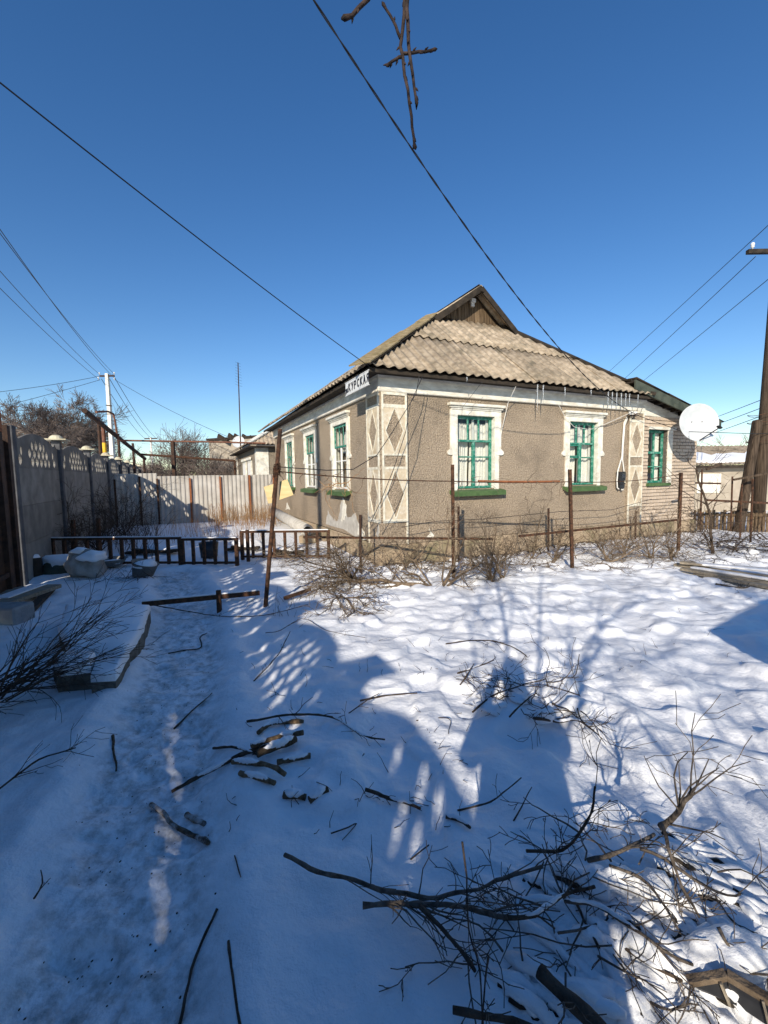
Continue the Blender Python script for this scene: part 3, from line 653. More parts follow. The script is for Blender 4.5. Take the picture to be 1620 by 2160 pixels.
# limewashed gable strip under the lean-to roof, lintel and reveal
zA = lambda x: 3.66 - .225 * (x - 6.2)
mb = MB(); mb.prism([(AX0 - .02, ABT), (AX1, ABT), (AX1, zA(AX1) - .08), (AX0 - .02, zA(AX0) - .08)], -.05, .004, lambda a, n, z: (a, -n, z)); mb.build('annex_gable', 'limewash', annex)
mb = MB(); mb.box(AW[0] - .04, AW[1] + .30, -.04, AY, AW[3] + .002, AW[3] + .07); mb.build('lintel', 'limewash', annex)
mb = MB(); mb.box(AW[1], AW[1] + .2, -.014, AY - .013, AW[2], AW[3]); mb.build('reveal_patch', 'limewash', annex)
mb = MB(); mb.box(AW[0] - .07, AW[1] + .1, -.07, AY, AW[2] - .075, AW[2] - .002); mb.build('annex_sill', 'sill', annex)
w = MB(); n0, n1 = .10, .15; b0, b1, zb, zt = AW[0], AW[1], AW[2], AW[3]
Y_ = lambda a, n, z: (a, n, z)
w.box(b0, b0 + .06, n0, n1, zb, zt); w.box(b1 - .06, b1, n0, n1, zb, zt); w.box(b0 + .06, b1 - .06, n0, n1, zt - .07, zt); w.box(b0 + .06, b1 - .06, n0, n1, zb, zb + .06)
w.box(b0 + .06, b1 - .06, n0 - .01, n1, 2.06, 2.12); xm = (b0 + b1) / 2; w.box(xm - .03, xm + .03, n0 - .006, n1, zb + .06, 2.06); w.box(xm - .02, xm + .02, n0, n1, 2.12, zt - .07); w.box(b0 + .06, xm - .03, n0, n1, 1.72, 1.75); w.box(xm + .03, b1 - .06, n0, n1, 1.72, 1.75)
aw = w.build('window', 'green', house); bevel(aw, .006)
for (p, q, r, s) in ((b0 + .06, xm - .03, zb + .06, 1.72), (xm + .03, b1 - .06, zb + .06, 1.72), (b0 + .06, xm - .03, 1.75, 2.06), (xm + .03, b1 - .06, 1.75, 2.06), (b0 + .06, xm - .02, 2.12, zt - .07), (xm + .02, b1 - .06, 2.12, zt - .07)):
    L_ = MB(); L_.add([(p, .125, r), (q, .125, r), (q, .125, s), (p, .125, s)], [(0, 1, 2, 3)]); L_.build('pane', 'glass', aw, recalc=False)
for x0, x1, ph in ((b0, xm - .08, 0), (xm + .1, b1, 2)):
    Q = MB(); vs = [(x0 + (x1 - x0) * i / 16, .22 + .02 * math.sin(i * 1.5 + ph), z) for i in range(17) for z in (zb, zt)]
    Q.add(vs, [(2 * i, 2 * i + 2, 2 * i + 3, 2 * i + 1) for i in range(16)]); Q.build('curtain', 'curtain', aw, True, False)
R_ = MB(); vs = [(a, n, z) for a in (b0 - .2, b1 + .3) for n in (.3, 1.4) for z in (1.0, 2.9)]
R_.add(vs, [(0, 1, 3, 2), (4, 6, 7, 5), (2, 3, 7, 6), (0, 2, 6, 4), (1, 5, 7, 3)]); R_.build('room_niche', 'room', aw, recalc=False)
# lean-to roof: dark boards, rafter ends, front board, thin snow on the far edge
mb = MB(); x0, x1 = 6.25, 9.75
mb.add([(x, y, zA(x) + dzz) for x in (x0, x1) for y in (-.34, 4.5) for dzz in (0, .03)], [(0, 1, 3, 2), (4, 6, 7, 5), (0, 4, 5, 1), (2, 3, 7, 6), (0, 2, 6, 4), (1, 5, 7, 3)])
ar = mb.build('annex_roof', 'darkwood', house)
for i in range(3):
    xa = x0 + i * 1.18; b = MB()
    n = 48; vs = []
    for j in range(2):
        for k_ in range(n + 1):
            yy = -.40 + 4.9 * k_ / n; xx = xa + (1.25 if j else 0)
            vs.append((xx, yy, zA(xx) + .055 + .025 * math.sin(yy / .2 * 2 * math.pi) + .012 * (2 - i) + .02 * (1 - j)))
    b.add(vs, [(k_, k_ + 1, n + 2 + k_, n + 1 + k_) for k_ in range(n)]); o = b.build('annex_roof_sheet', 'darkwood', ar, True, False); o.modifiers.new('t', 'SOLIDIFY').thickness = .01
for k_ in range(9):
    yy = -.30 + .06 * k_
mb = MB(); mb.add([(x, y, zA(x) + d) for x in (x0, x1) for y in (-.385, -.345) for d in (-.16, .05)], [(0, 1, 3, 2), (4, 6, 7, 5), (0, 4, 5, 1), (2, 3, 7, 6), (0, 2, 6, 4), (1, 5, 7, 3)]); mb.build('verge_board', 'tarp', ar)
for xx in np.arange(6.9, 9.6, .33):
    b = MB(); b.beam((xx, -.33, zA(xx) - .05), (xx, .0, zA(xx) - .05), .07, .08); b.build('rafter_end', 'darkwood', ar)
mb = MB(); n = 30; vs = []
rr = random.Random(9)
for i in range(n + 1):
    x = 6.3 + 3.4 * i / n; t = .03 + .035 * rr.random() + (.03 if i > 18 else 0)
    vs += [(x, -.36 + .05 * rr.random(), zA(x) + .06), (x, -.2, zA(x) + .06 + t), (x, .9, zA(x) + .07 + t), (x, 1.4, zA(x) + .06)]
mb.add(vs, [(i * 4 + j, i * 4 + j + 1, i * 4 + 5 + j, i * 4 + 4 + j) for i in range(n) for j in range(3)]); mb.build('roof_snow', 'snow', ar, True, False)

# ------------------------------------------------------------------ fittings on the house
# street-name sign under the garden-side eave
sg = thing('street_sign', 'narrow white street name sign with dark letters under the left eave', 'sign', loc(-.405, .06, 3.075), HROT)
b = MB(); b.box(-.012, 0, -.52, .52, 0, .215); bevel(b.build('plate', 'enamel', sg), .004)
b = MB(); b.box(-.014, .004, -.54, .54, -.012, -.001); b.box(-.014, .004, -.54, .54, .216, .228); b.build('rim', 'enamel', sg)
GL = {'К': [((0, 0), (0, 1)), ((0, .48), (.6, 1)), ((.12, .56), (.65, 0))], 'У': [((0, 1), (.33, .45)), ((.66, 1), (.2, 0))], 'Р': [((0, 0), (0, 1)), ((0, .95), (.5, .95)), ((.5, .95), (.6, .75)), ((.6, .75), (.5, .5)), ((.5, .5), (0, .5))],
      'С': [((.6, .85), (.4, 1)), ((.4, 1), (.1, .85)), ((.1, .85), (0, .5)), ((0, .5), (.1, .15)), ((.1, .15), (.4, 0)), ((.4, 0), (.6, .15))], 'А': [((0, 0), (.33, 1)), ((.33, 1), (.66, 0)), ((.15, .35), (.5, .35))],
      'Я': [((.6, 0), (.6, 1)), ((.6, .95), (.15, .95)), ((.15, .95), (.03, .75)), ((.03, .75), (.15, .5)), ((.15, .5), (.6, .5)), ((.3, .5), (0, 0))],
      'у': [((0, .6), (.22, .2)), ((.45, .6), (.1, -.2))], 'л': [((0, 0), (.18, .6)), ((.18, .6), (.42, .6)), ((.42, .6), (.42, 0))], '.': [((0, 0), (0, .08))]}
word = [('у', .05), ('л', .05), ('.', .06)] + [(c, .105) for c in 'КУРСКАЯ']
pos = .49; Lh = .125
for ch, w_ in word:                                # read from the far end towards the corner
    b = MB(); sc = Lh if ch in 'КУРСКАЯ' else Lh * .75
    for (a0_, z0_), (a1_, z1_) in GL[ch]:
        p = V3(-.016, pos - a0_ * sc * .9, .045 + z0_ * sc); q = V3(-.016, pos - a1_ * sc * .9, .045 + z1_ * sc)
        dd = (q - p).normalized() * .008; b.beam(p - dd, q + dd, .022, .006, up=(1, 0, 0))
    b.build('letter', 'ink', sg); pos -= (w_ + .032 if ch in 'КУРСКАЯ' else w_ - .005)

# satellite dish on the end of the annex
dc = at_y(1475, 891, 10.35); view = (Vector((0, 0, EYE)) - dc).normalized()
nrm = Vector((-.06, -.97, .10)).normalized()
dish = thing('satellite_dish', 'large pale round satellite dish on the brick annex corner', 'satellite dish', dc)
zax = nrm; xax = Vector((0, 0, 1)).cross(zax).normalized(); yax = zax.cross(xax); M3 = Matrix((xax, yax, zax)).transposed()
R0 = .445
b = MB(); prof = [(.001, -.085)] + [(R0 * k / 12, -.085 + .085 * (k / 12) ** 2) for k in range(1, 13)] + [(R0 + .012, .004), (R0 + .012, -.018), (R0 - .01, -.02)] + [(R0 * k / 12, -.10 + .085 * (k / 12) ** 2) for k in range(11, 0, -1)]
b.lathe(prof, n=48, M3=M3); rfl = b.build('reflector', 'dish', dish, True)
for sx in (-.13, .11):
    b = MB(); p = M3 @ V3(sx, .03, -.07); b.lathe([(.001, .01), (.011, .008), (.011, 0)], p, 8, M3); b.build('bolt', 'rust', rfl)
foot = M3 @ V3(.0, -R0 + .01, -.01); lnb = M3 @ V3(.22, -.20, .36)
b = MB(); b.tube([foot, lnb], .013, n=8); b.build('feed_arm', 'black', dish)
b = MB(); dlt = (M3 @ V3(0, .02, 0) - lnb).normalized(); b.tube([lnb - dlt * .05, lnb - dlt * .02, lnb + dlt * .05, lnb + dlt * .07], 0, n=10, rad=[.018, .026, .03, .02]); b.build('feed_head', 'black', dish)
back = M3 @ V3(0, 0, -.10); wallp = loc(8.95, -.02, dc.z - .08) - dc
b = MB(); b.tube([back, (back + wallp) / 2 + V3(0, 0, -.03), wallp], .024, n=8); b.build('mast_arm', 'darkmetal', dish)
b = MB(); b.box(-.07, .07, -.012, .012, -.12, .12); o = b.build('wall_plate', 'darkmetal', dish); o.location = wallp; o.rotation_euler = (0, 0, HROT)

# electric meter, conduits, wall bracket
mt = thing('electric_meter', 'small black electric meter box on the front wall beside the pilaster', 'meter', loc(6.27, -.002, 1.22), HROT)
b = MB(); b.box(-.10, .10, -.13, 0, .10, .40); bd = b.build('case', 'black', mt); bevel(bd, .02, 2)
b = MB(); b.box(-.07, .07, -.148, -.131, .25, .37); b.build('window_cover', 'glass', mt)
b = MB(); b.box(-.085, .085, -.11, -.0, .0, .098); b.build('terminal_cover', 'black', mt)
b = MB(); b.lathe([(.001, 0), (.028, 0), (.028, .012), (.001, .012)], (.05, -.135, .16), 12, Matrix.Rotation(math.pi / 2, 3, 'X')); b.build('seal', 'cap', mt)
b = MB(); b.tube([(.20, -.03, 1.70), (.10, -.035, 1.55), (.07, -.035, 1.1), (.06, -.035, .75), (-.09, -.05, .42), (-.125, -.06, .2), (-.12, -.07, .02), (-.085, -.08, -.02), (-.06, -.07, .05)], .016, n=7); b.build('conduit', 'pvc', mt, True)
b = MB(); b.tube([(.22, -.03, 1.66), (.13, -.03, 1.5), (.10, -.03, 1.0), (.09, -.03, .7), (.12, -.05, .45), (.12, -.06, .38)], .015, n=7); b.build('conduit', 'pvc', mt, True)
b = MB(); b.tube([(.02, -.07, .05), (.03, -.08, -.04), (.07, -.08, -.04), (.08, -.07, .05)], .014, n=7); b.build('conduit', 'pvc', mt, True)
br = thing('cable_bracket', 'iron cable bracket with insulators on the wall above the meter', 'bracket', loc(6.52, -.05, 2.93), HROT)
b = MB(); b.tube([(0, 0, 0), (0, -.14, .02), (.06, -.16, .05)], .012, n=6); b.tube([(0, 0, .12), (0, -.13, .05)], .01, n=6); b.tube([(-.12, -.06, .03), (.12, -.1, .0)], .012, n=6); b.build('iron_arm', 'rust', br)
for x in (-.10, .10, .0):
    b = MB(); b.lathe([(.001, .09), (.03, .085), (.038, .05), (.022, .03), (.036, .012), (.018, 0), (.001, 0)], (x, -.1, .0 + .02), 10); b.build('insulator', 'enamel', br, True)
b = MB()
rr = random.Random(3)
for k_ in range(7): b.tube(wander((rr.uniform(-.08, .1), -.09, .03), (rr.gauss(0, 1), -.2, rr.gauss(-.3, 1)), .3, 7, .55, rr), .005, n=4)
b.build('wire_ends', 'wire', br)
# icicles along the front eave
ice = [(1134, 48), (1146, 34), (1192, 22), (1283, 36), (1292, 30), (1301, 34), (1311, 38), (1320, 30), (1328, 26), (1346, 22), (1247, 12), (985, 8)]
for px, l in ice:
    s_, z_ = on_t(px, 820 + (px - 1130) * .08, EY0 - .03); L_ = l * .0115
    b = MB(); rad = [.014, .011, .008, .004, .001]; b.tube([(.004 * math.sin(i * 2 + px), .003 * math.cos(i + px), -L_ * i / 4) for i in range(5)], 0, n=6, rad=rad)
    o = b.build('icicle', 'ice', None, True); o.location = loc(s_, EY0 - .03, EZ - .035)
    tag(o, 'clear icicle hanging from the corrugated front eave', 'icicle', 'icicles along the front eave')

# ------------------------------------------------------------------ concrete fence along the street side of the yard
FS = -5.5
FP = [4.07 + 3.15 * k for k in range(6, -1, -1)] + [1.35, -2.05, -4.0, -5.95, -7.9, -9.85, -11.8]
fence = thing('concrete_fence', 'long grey concrete panel fence with pierced arched tops and capped posts', 'fence', loc(FS, 1.35, 0), HROT)
def ornament(L, seed):
    prof = []
    for i in range(61):
        a = i / 60; z = 2.27 + .17 * math.sin(math.pi * min(1, max(0, (a - .1) / .8))) ** .9 if .1 < a < .9 else 2.27
        z += .085 * math.exp(-((a - .07) / .03) ** 2) + .085 * math.exp(-((a - .93) / .03) ** 2)
        prof.append((a * L, z))
    outer = [(0, 1.835)] + [(L, 1.835)] + prof[::-1]
    holes = []
    w = .052
    if seed == 'plain': HL = ()
    elif seed == 'few': HL = ((.42, 2.12, .8), (.50, 2.12, .8), (.36, 2.29, .8), (.45, 2.29, .9), (.60, 2.27, .7))
    else: HL = ((.12, 1.97, 1), (.36, 1.96, 1), (.455, 1.96, 1), (.55, 1.96, 1), (.645, 1.96, 1), (.74, 1.96, .7), (.88, 1.97, 1), (.15, 2.12, .5), (.31, 2.10, .8), (.408, 2.10, 1), (.503, 2.10, 1), (.598, 2.10, 1), (.69, 2.10, .9), (.455, 2.24, 1), (.55, 2.24, 1), (.37, 2.23, .6), (.63, 2.23, .6), (.85, 2.12, .5))
    for cx, cz, sw in HL:
        hw = w * sw * L
        holes.append([(cx * L + x * hw, cz + z * .10) for x, z in ((0, -1), (.45, -.55), (.62, -.1), (.45, .3), (.2, .55), (0, 1), (-.2, .55), (-.45, .3), (-.62, -.1), (-.45, -.55))])
    vs = []; es = []
    for loop in [outer] + holes:
        b = len(vs); vs += [Vector(p) for p in loop]; es += [(b + i, b + (i + 1) % len(loop)) for i in range(len(loop))]
    r = delaunay_2d_cdt(vs, es, [], 0, 1e-6); P, F = r[0], r[2]
    def inside(p, poly):
        c = False; j = len(poly) - 1
        for i in range(len(poly)):
            if (poly[i][1] > p[1]) != (poly[j][1] > p[1]) and p[0] < (poly[j][0] - poly[i][0]) * (p[1] - poly[i][1]) / (poly[j][1] - poly[i][1]) + poly[i][0]: c = not c
            j = i
        return c
    tris = []
    for f in F:
        c = ((P[f[0]][0] + P[f[1]][0] + P[f[2]][0]) / 3, (P[f[0]][1] + P[f[1]][1] + P[f[2]][1]) / 3)
        if inside(c, outer) and not any(inside(c, h) for h in holes): tris.append(f)
    mb = MB(); n = len(P); T = .032
    mb.v = [(-T / 2, p[0], p[1]) for p in P] + [(T / 2, p[0], p[1]) for p in P]
    edge = {}
    for f in tris:
        mb.f.append(tuple(f)); mb.f.append(tuple(n + i for i in reversed(f)))
        for a, b in ((f[0], f[1]), (f[1], f[2]), (f[2], f[0])):
            k = (min(a, b), max(a, b)); edge[k] = edge.get(k, []) + [(a, b)]
    for k, e in edge.items():
        if len(e) == 1: a, b = e[0]; mb.f.append((a, b, n + b, n + a))
    return mb
base_t = 1.35
for i, t in enumerate(FP):
    b = MB(); b.box(-.075, .075, t - base_t - .075, t - base_t + .075, -.4, 2.45); po = b.build('post', 'shadepost', fence); bevel(po, .01)
    if abs(t - 1.35) < .01: continue
    b = MB(); b.box(-.20, .20, t - base_t - .20, t - base_t + .20, 2.45, 2.475)
    b.lathe([(.13, 2.475), (.125, 2.50), (.10, 2.535), (.06, 2.56), (.001, 2.57)], (0, t - base_t, 0), 14); b.build('post_cap', 'cap', po)
rg = random.Random(12)
for i in range(len(FP) - 1):
    t1, t0 = FP[i] - .075, FP[i + 1] + .075; L = t1 - t0
    if abs(FP[i] - 1.35) < .01: continue            # the gate stands in this bay
    slot = .06 if abs(FP[i + 1] + 7.9) < .01 else 0.0
    zr_ = [(-.35, .62), (.622, 1.225), (1.227, 1.385)] if slot else [(-.35, .62), (.622, 1.225), (1.227, 1.832)]
    for z0, z1 in zr_:
        b = MB(); q = rg.uniform(-.006, .006); b.box(-.022 + q, .022 + q, t0 - base_t - .03, t1 - base_t + .03, z0, z1); bevel(b.build('panel', 'concrete', fence), .006)
    if slot:
        b = MB(); b.box(-.022, .022, t0 - base_t - .03, t1 - base_t + .03, 1.42, 1.825); b.build('panel', 'concrete', fence)
    b = ornament(L + .04, 'plain' if FP[i] < -9 else ('few' if FP[i] < -7 else i)); b.v = [(p[0], p[1] + t0 - base_t - .02, p[2]) for p in b.v]; b.build('pierced_panel', 'concrete', fence)
# sheet-metal yard gate standing in the fence line, seen at the left edge
gt = thing('yard_gate', 'dark rusty sheet metal gate at the left edge', 'gate', loc(FS + .03, 1.12, 0), HROT)
b = MB(); b.box(-.06, .06, -.12, .0, -.3, 2.42); b.build('gate_post', 'darkmetal', gt)
b = MB(); b.box(-.05, .07, -.50, -.36, -.3, 2.60); b.build('gate_post', 'darkmetal', gt)
b = MB(); b.box(-.055, .075, -.505, -.355, 2.30, 2.585); b.build('post_top', 'rustred', gt)
for k in range(10):
    y1 = -.51 - k * .28; b = MB(); b.box(-.01 + .006 * (k % 2), .01 + .006 * (k % 2), y1 - .275, y1, .1, 2.33); b.build('sheet', 'darkmetal', gt)
b = MB(); b.box(-.012, .012, -.358, -.122, .05, 2.2); b.build('side_sheet', 'darkmetal', gt)
b = MB(); b.box(.02, .06, -3.25, -.51, .3, .36); b.box(.02, .06, -3.25, -.51, 2.0, 2.06); b.build('rail', 'darkmetal', gt)
b = MB(); b.box(-.05, .07, -3.33, -3.2, -.3, 2.5); b.build('gate_post', 'darkmetal', gt)

# ------------------------------------------------------------------ corrugated metal fence across the back
MT = 10.47
mf = thing('metal_fence', 'pale corrugated metal fence across the back of the yard', 'fence', loc(-4.6, MT, 0), HROT)
ps = [-5.3, -4.55, -4.0, -2.93, -1.89, -.82, .1]
for i in range(len(ps) - 1):
    a0, a1 = ps[i] + 4.6, ps[i + 1] + 4.6; n = int((a1 - a0) / .0125); b = MB(); vs = []
    for k in range(n + 1):
        x = a0 + (a1 - a0) * k / n; ph = (x / .15) % 1; yy = .016 if ph < .4 else (-.016 if .5 < ph < .9 else (.016 - .032 * (ph - .4) / .1 if ph <= .5 else -.016 + .032 * (ph - .9) / .1))
        top = 1.74 + (.10 if i < 2 else 0) + .01 * (i % 2); vs += [(x, yy + .008 * (i % 2), .0), (x, yy + .008 * (i % 2), top)]
    b.add(vs, [(2 * k, 2 * k + 2, 2 * k + 3, 2 * k + 1) for k in range(n)]); o = b.build('sheet', 'steelsheet', mf, False, False); o.modifiers.new('t', 'SOLIDIFY').thickness = .003
for p in ps:
    b = MB(); b.box(p + 4.6 - .03, p + 4.6 + .03, -.085, -.025, -.3, 1.70 + .05 * math.sin(p * 5)); b.build('post', 'rustred' if p > -3.5 else 'rust', mf)
b = MB(); b.box(-.6, 4.7, .03, .06, .35, .39); b.box(-.6, 4.7, .03, .06, 1.4, 1.44); b.build('rail', 'rust', mf)

# ------------------------------------------------------------------ gas pipe frame by the fence
gp0 = at_y(178, 866, 12.2)
gp = thing('gas_pipe', 'brown overhead gas pipe on iron posts with a yellow riser', 'pipe', (gp0.x, gp0.y, 0))
o_ = V3(gp0.x, gp0.y, 0)
A1 = at_y(178, 866, 12.2) - o_; A2 = at_y(306, 968, 22) - o_
b = MB(); b.tube([A1, A1.lerp(A2, .5), A2], .075, n=8); b.build('slanting_main', 'darkmetal', gp)
pr = [(203, 869, 14.4), (228, 868, 15.2), (239, 873, 15.6), (243, 890, 15.7), (247, 918, 15.8), (253, 929, 16), (366, 931, 16.6), (440, 932, 16.8), (560, 935, 17.2)]
b = MB(); b.tube([at_y(*p) - o_ for p in pr], .034, n=7); b.build('service_pipe', 'pipe', gp)
for px, py, d in ((207, 880, 14.6), (249, 915, 18), (280, 935, 20.5), (303, 962, 21.5)):
    p = at_y(px, py, d) - o_; b = MB(); b.tube([(p.x, p.y, -.2), p], .055, n=7); b.build('post', 'darkmetal', gp)
p = at_y(217, 895, 15) - o_; z1 = at_y(217, 934, 15).z
b = MB(); b.tube([(p.x, p.y, z1), p], .06, n=8); rz = b.build('riser', 'pipe', gp)
b = MB(); b.tube([(p.x, p.y, z1 - 2.2), (p.x, p.y, z1)], .063, n=8); b.build('yellow_riser', 'yellow', gp)
p = at_y(364, 931, 16.6) - o_; b = MB(); b.beam((p.x, p.y, -.2), (p.x, p.y, p.z), .12, .12); b.build('post', 'darkmetal', gp)
p1, p2 = at_y(290, 958, 19) - o_, at_y(495, 972, 19) - o_
b = MB(); b.tube([p1, p2], .05, n=6); b.tube([p2, (p2.x, p2.y, 0)], .05, n=6); b.build('rear_pipe', 'rust', gp)

# ------------------------------------------------------------------ low rusty railing
def railing(px0, d0, px1, d1, ztop, nb, label, zb=.03, bar=.05, lean=0.0):
    a = at_y(px0, 1180, d0); c = at_y(px1, 1180, d1); a.z = c.z = 0
    t = thing('low_railing', label, 'railing', a, 0, 'rusty low railings'); d = c - a; 
    b = MB(); b.beam((0, 0, ztop), d + V3(0, 0, ztop), .05, .045); tr = b.build('top_rail', 'rust', t)
    b = MB(); b.beam((0, 0, ztop + .030), d + V3(0, 0, ztop + .030), .04, .014); b.build('snow_cap', 'snow', tr)
    b = MB(); b.beam((0, 0, .06), d + V3(0, 0, .06), .04, .04); b.build('bottom_rail', 'rust', t)
    for k in range(nb + 1):
        p = d * (k / nb); e = k in (0, nb); b = MB(); w = .06 if e else bar
        b.beam((p.x, p.y, zb if not e else -.1), (p.x, p.y, ztop - .024 if not e else ztop + .02), w, w); b.build('baluster', 'rust', t)
    return t
railing(90, 8.0, 381, 7.85, .52, 12, 'longest low rusty railing, between concrete fence and short railing')
railing(386, 7.8, 500, 7.75, .50, 5, 'short middle low rusty railing before the shrubs')
railing(512, 8.35, 694, 8.25, .555, 8, 'low rusty railing nearest the house corner')
for px, d, h, nm in ((92, 7.6, .78, 'left end of the long railing'), (160, 8.3, .85, 'the sacks, behind the long railing'), (213, 9.2, .8, 'the second capped fence post'), (524, 8.1, .62, 'the join of short and corner railings')):
    p = at_y(px, 1180, d); b = MB(); b.box(p.x - .028, p.x + .028, p.y - .028, p.y + .028, -.2, h); single('iron_stake', b, 'rust', 'upright dark iron stake by ' + nm, 'stake', 'iron stakes by the railings')
# rail lying on the snow with a stub
p0, p1 = G(300, 1274, .06), G(548, 1250, .09); st = thing('fallen_rail', 'dark iron rail lying across the snow with an upright stub', 'rail', (p0.x, p0.y, 0)); o_ = V3(p0.x, p0.y, 0)
b = MB(); b.beam(p0 - o_, p1 - o_, .05, .06); b.build('rail', 'rust', st)
q = G(463, 1290, .0); b = MB(); b.box(q.x - o_.x - .025, q.x - o_.x + .025, q.y - o_.y - .02, q.y - o_.y + .02, -.1, .25); b.build('stub', 'rust', st)
b = MB(); b.beam(p0 - o_ + V3(0, 0, .038), p1 - o_ + V3(0, 0, .038), .035, .014); b.build('snow_cap', 'snow', st)
p0, p1 = G(600, 1262, .05), G(655, 1243, .06); b = MB(); b.beam(p0, p1, .04, .04); single('iron_bar', b, 'rust', 'short dark iron bar lying right of the leaning post', 'bar')

# ------------------------------------------------------------------ leaning post with boards, trellis
lp0 = G(560, 1279, 0); lp1 = at_y(591, 905, 5.35)
lp = thing('leaning_post', 'tall rusty pipe post leaning right in front of the side wall', 'post', (lp0.x, lp0.y, lp0.z))
d_ = lp1 - lp0
b = MB(); b.tube([-d_ * .06, d_ * .33, d_ * .66, d_], .028, .027, n=8); b.build('pipe', 'rust', lp, True)
b = MB(); rr = random.Random(8)
for k in range(16):
    c = d_ * (.775 + rr.uniform(-.03, .03)); pts = []
    for j in range(9):
        a = j * 1.1 + k; pts.append(c + V3(math.cos(a) * .045, math.sin(a) * .045, rr.uniform(-.03, .03)))
    b.tube(pts, .004, n=4)
for k in range(8): b.tube(wander(d_ * .77, (rr.gauss(0, 1), rr.gauss(0, .6), rr.gauss(-.3, .6)), .12, 4, .4, rr), .003, n=3)
b.build('wire_binding', 'rust', lp)
def quad_board(name, cs, th, m, label, cat):
    cs = [Vector(c) for c in cs]; n = (cs[1] - cs[0]).cross(cs[3] - cs[0]).normalized() * th
    b = MB(); b.add(cs + [c + n for c in cs], [(0, 1, 2, 3), (7, 6, 5, 4), (0, 4, 5, 1), (1, 5, 6, 2), (2, 6, 7, 3), (3, 7, 4, 0)])
    return b
b = quad_board('b', [at_y(556, 1027, 5.55), at_y(580, 1020, 5.5), at_y(577, 1061, 5.46), at_y(566, 1062, 5.5)], .012, 'plywood', '', '')
single('plywood_board', b, 'plywood', 'raw yellow plywood board hanging left of the leaning post', 'board')
b = quad_board('b', [at_y(590, 1016, 5.42), at_y(606, 1011, 5.40), at_y(619, 1044, 5.36), at_y(588, 1055, 5.38)], .012, 'plywood', '', '')
single('plywood_board', b, 'plywood', 'raw yellow plywood board hanging right of the leaning post', 'board')
b = MB()
for a_, c_ in (((583, 990, 5.36), (568, 1024, 5.53)), ((584, 990, 5.36), (599, 1013, 5.41)), ((583, 990, 5.37), (572, 1060, 5.5))): b.tube([at_y(*a_), at_y(*c_)], .0028, n=4)
single('hanging_wire', b, 'wire', 'thin wires holding the plywood boards to the leaning post', 'wire')

TP = [(957, 1222, 980, 'in front of the near front window'), (1208, 1198, 990, 'in front of the far front window'), (1432, 1162, 997, 'in front of the brick annex')]
tops = []
for i, (px, pb, ptop, nm) in enumerate(TP):
    p = G(px, pb); q = at_y(px + (-2, -5, 6)[i], ptop, p.y); h = q - p; tops.append(q)
    t = MB(); t.beam(-h * .1, h, .045, .012, up=(0, 1, 0)); t.beam(-h * .1 + V3(-.02, .022, 0), h + V3(-.02, .022, 0), .006, .045, up=(0, 1, 0))
    o = t.build('trellis_post', 'rust'); o.location = p; tag(o, 'rusty angle iron trellis post ' + nm, 'post', 'trellis posts before the front wall')
# stubby dark posts close to the wall
for px, pb, ptop, nm in ((967, 1190, 1068, 'behind the near window trellis post'), (1157, 1163, 1072, 'midway between the two front windows'), (1341, 1128, 1078, 'below the end pilaster'), (760, 1178, 1086, 'before the house corner')):
    d = on_t(px, pb, -.35); p = loc(d[0], -.35, 0); q = at_y(px, ptop, p.y); b = MB(); b.tube([(p.x, p.y, -.2), (q.x, q.y, q.z)], .022, n=7); single('short_stake', b, 'darkmetal', 'short dark iron stake ' + nm, 'stake', 'short stakes along the wall')
def cable(pts, r, n=5, sag=0, m=24):
    """points joined; sag in metres on a two-point span"""
    if len(pts) == 2:
        a, c = Vector(pts[0]), Vector(pts[1]); return [a.lerp(c, k / m) - V3(0, 0, 4 * sag * (k / m) * (1 - k / m)) for k in range(m + 1)]
    return [Vector(p) for p in pts]
tw = [lp0 + d_ * .775] + [t - V3(0, 0, .0) for t in tops]
w1 = lp0 + d_ * .765; P2 = at_y(955, 1015, 6.5); P3 = at_y(1203, 1016, 7.15); P4 = at_y(1434, 1000, tops[2].y)
b = MB(); b.tube(cable((w1, P2), 0, sag=.03) + cable((P2, P3), 0, sag=.02)[1:], .008, n=6); b.tube(cable((P3, P4), 0, sag=.06), .007, n=5)
single('trellis_wire', b, 'rust', 'rusty trellis rod running from the leaning post past the front windows', 'wire')
b = MB(); b.tube(cable((P2.lerp(P3, .2) + V3(0, 0, .006), P2.lerp(P3, .9) + V3(0, 0, .006)), 0, sag=.01), .016, n=6); single('trellis_rod', b, 'rustred', 'thicker rusty rod lashed to the trellis wire between the front windows', 'rod')
q0, q1 = at_y(640, 1133, 7.1), at_y(1040, 1137, 6.95)
b = MB(); b.beam(q0, q1, .04, .035); single('angle_rail', b, 'rust', 'long rusty angle rail level with the plinth before the house corner', 'rail')
q0, q1 = at_y(1095, 1131, 7.3), at_y(1433, 1096, tops[2].y - .05)
b = MB(); b.beam(q0, q1, .045, .035); single('angle_rail', b, 'rust', 'long rusty angle rail sloping up towards the annex post', 'rail')
b = MB(); b.tube([loc(.2, -.37, .72), loc(.9, -.36, .78), loc(2.0, -.36, .76), loc(4.0, -.36, .80), loc(5.6, -.36, .76), loc(7.0, -.36, .95)], .006, n=5); single('low_wire', b, 'wire', 'dark wire strung low along the front wall between short stakes', 'wire')

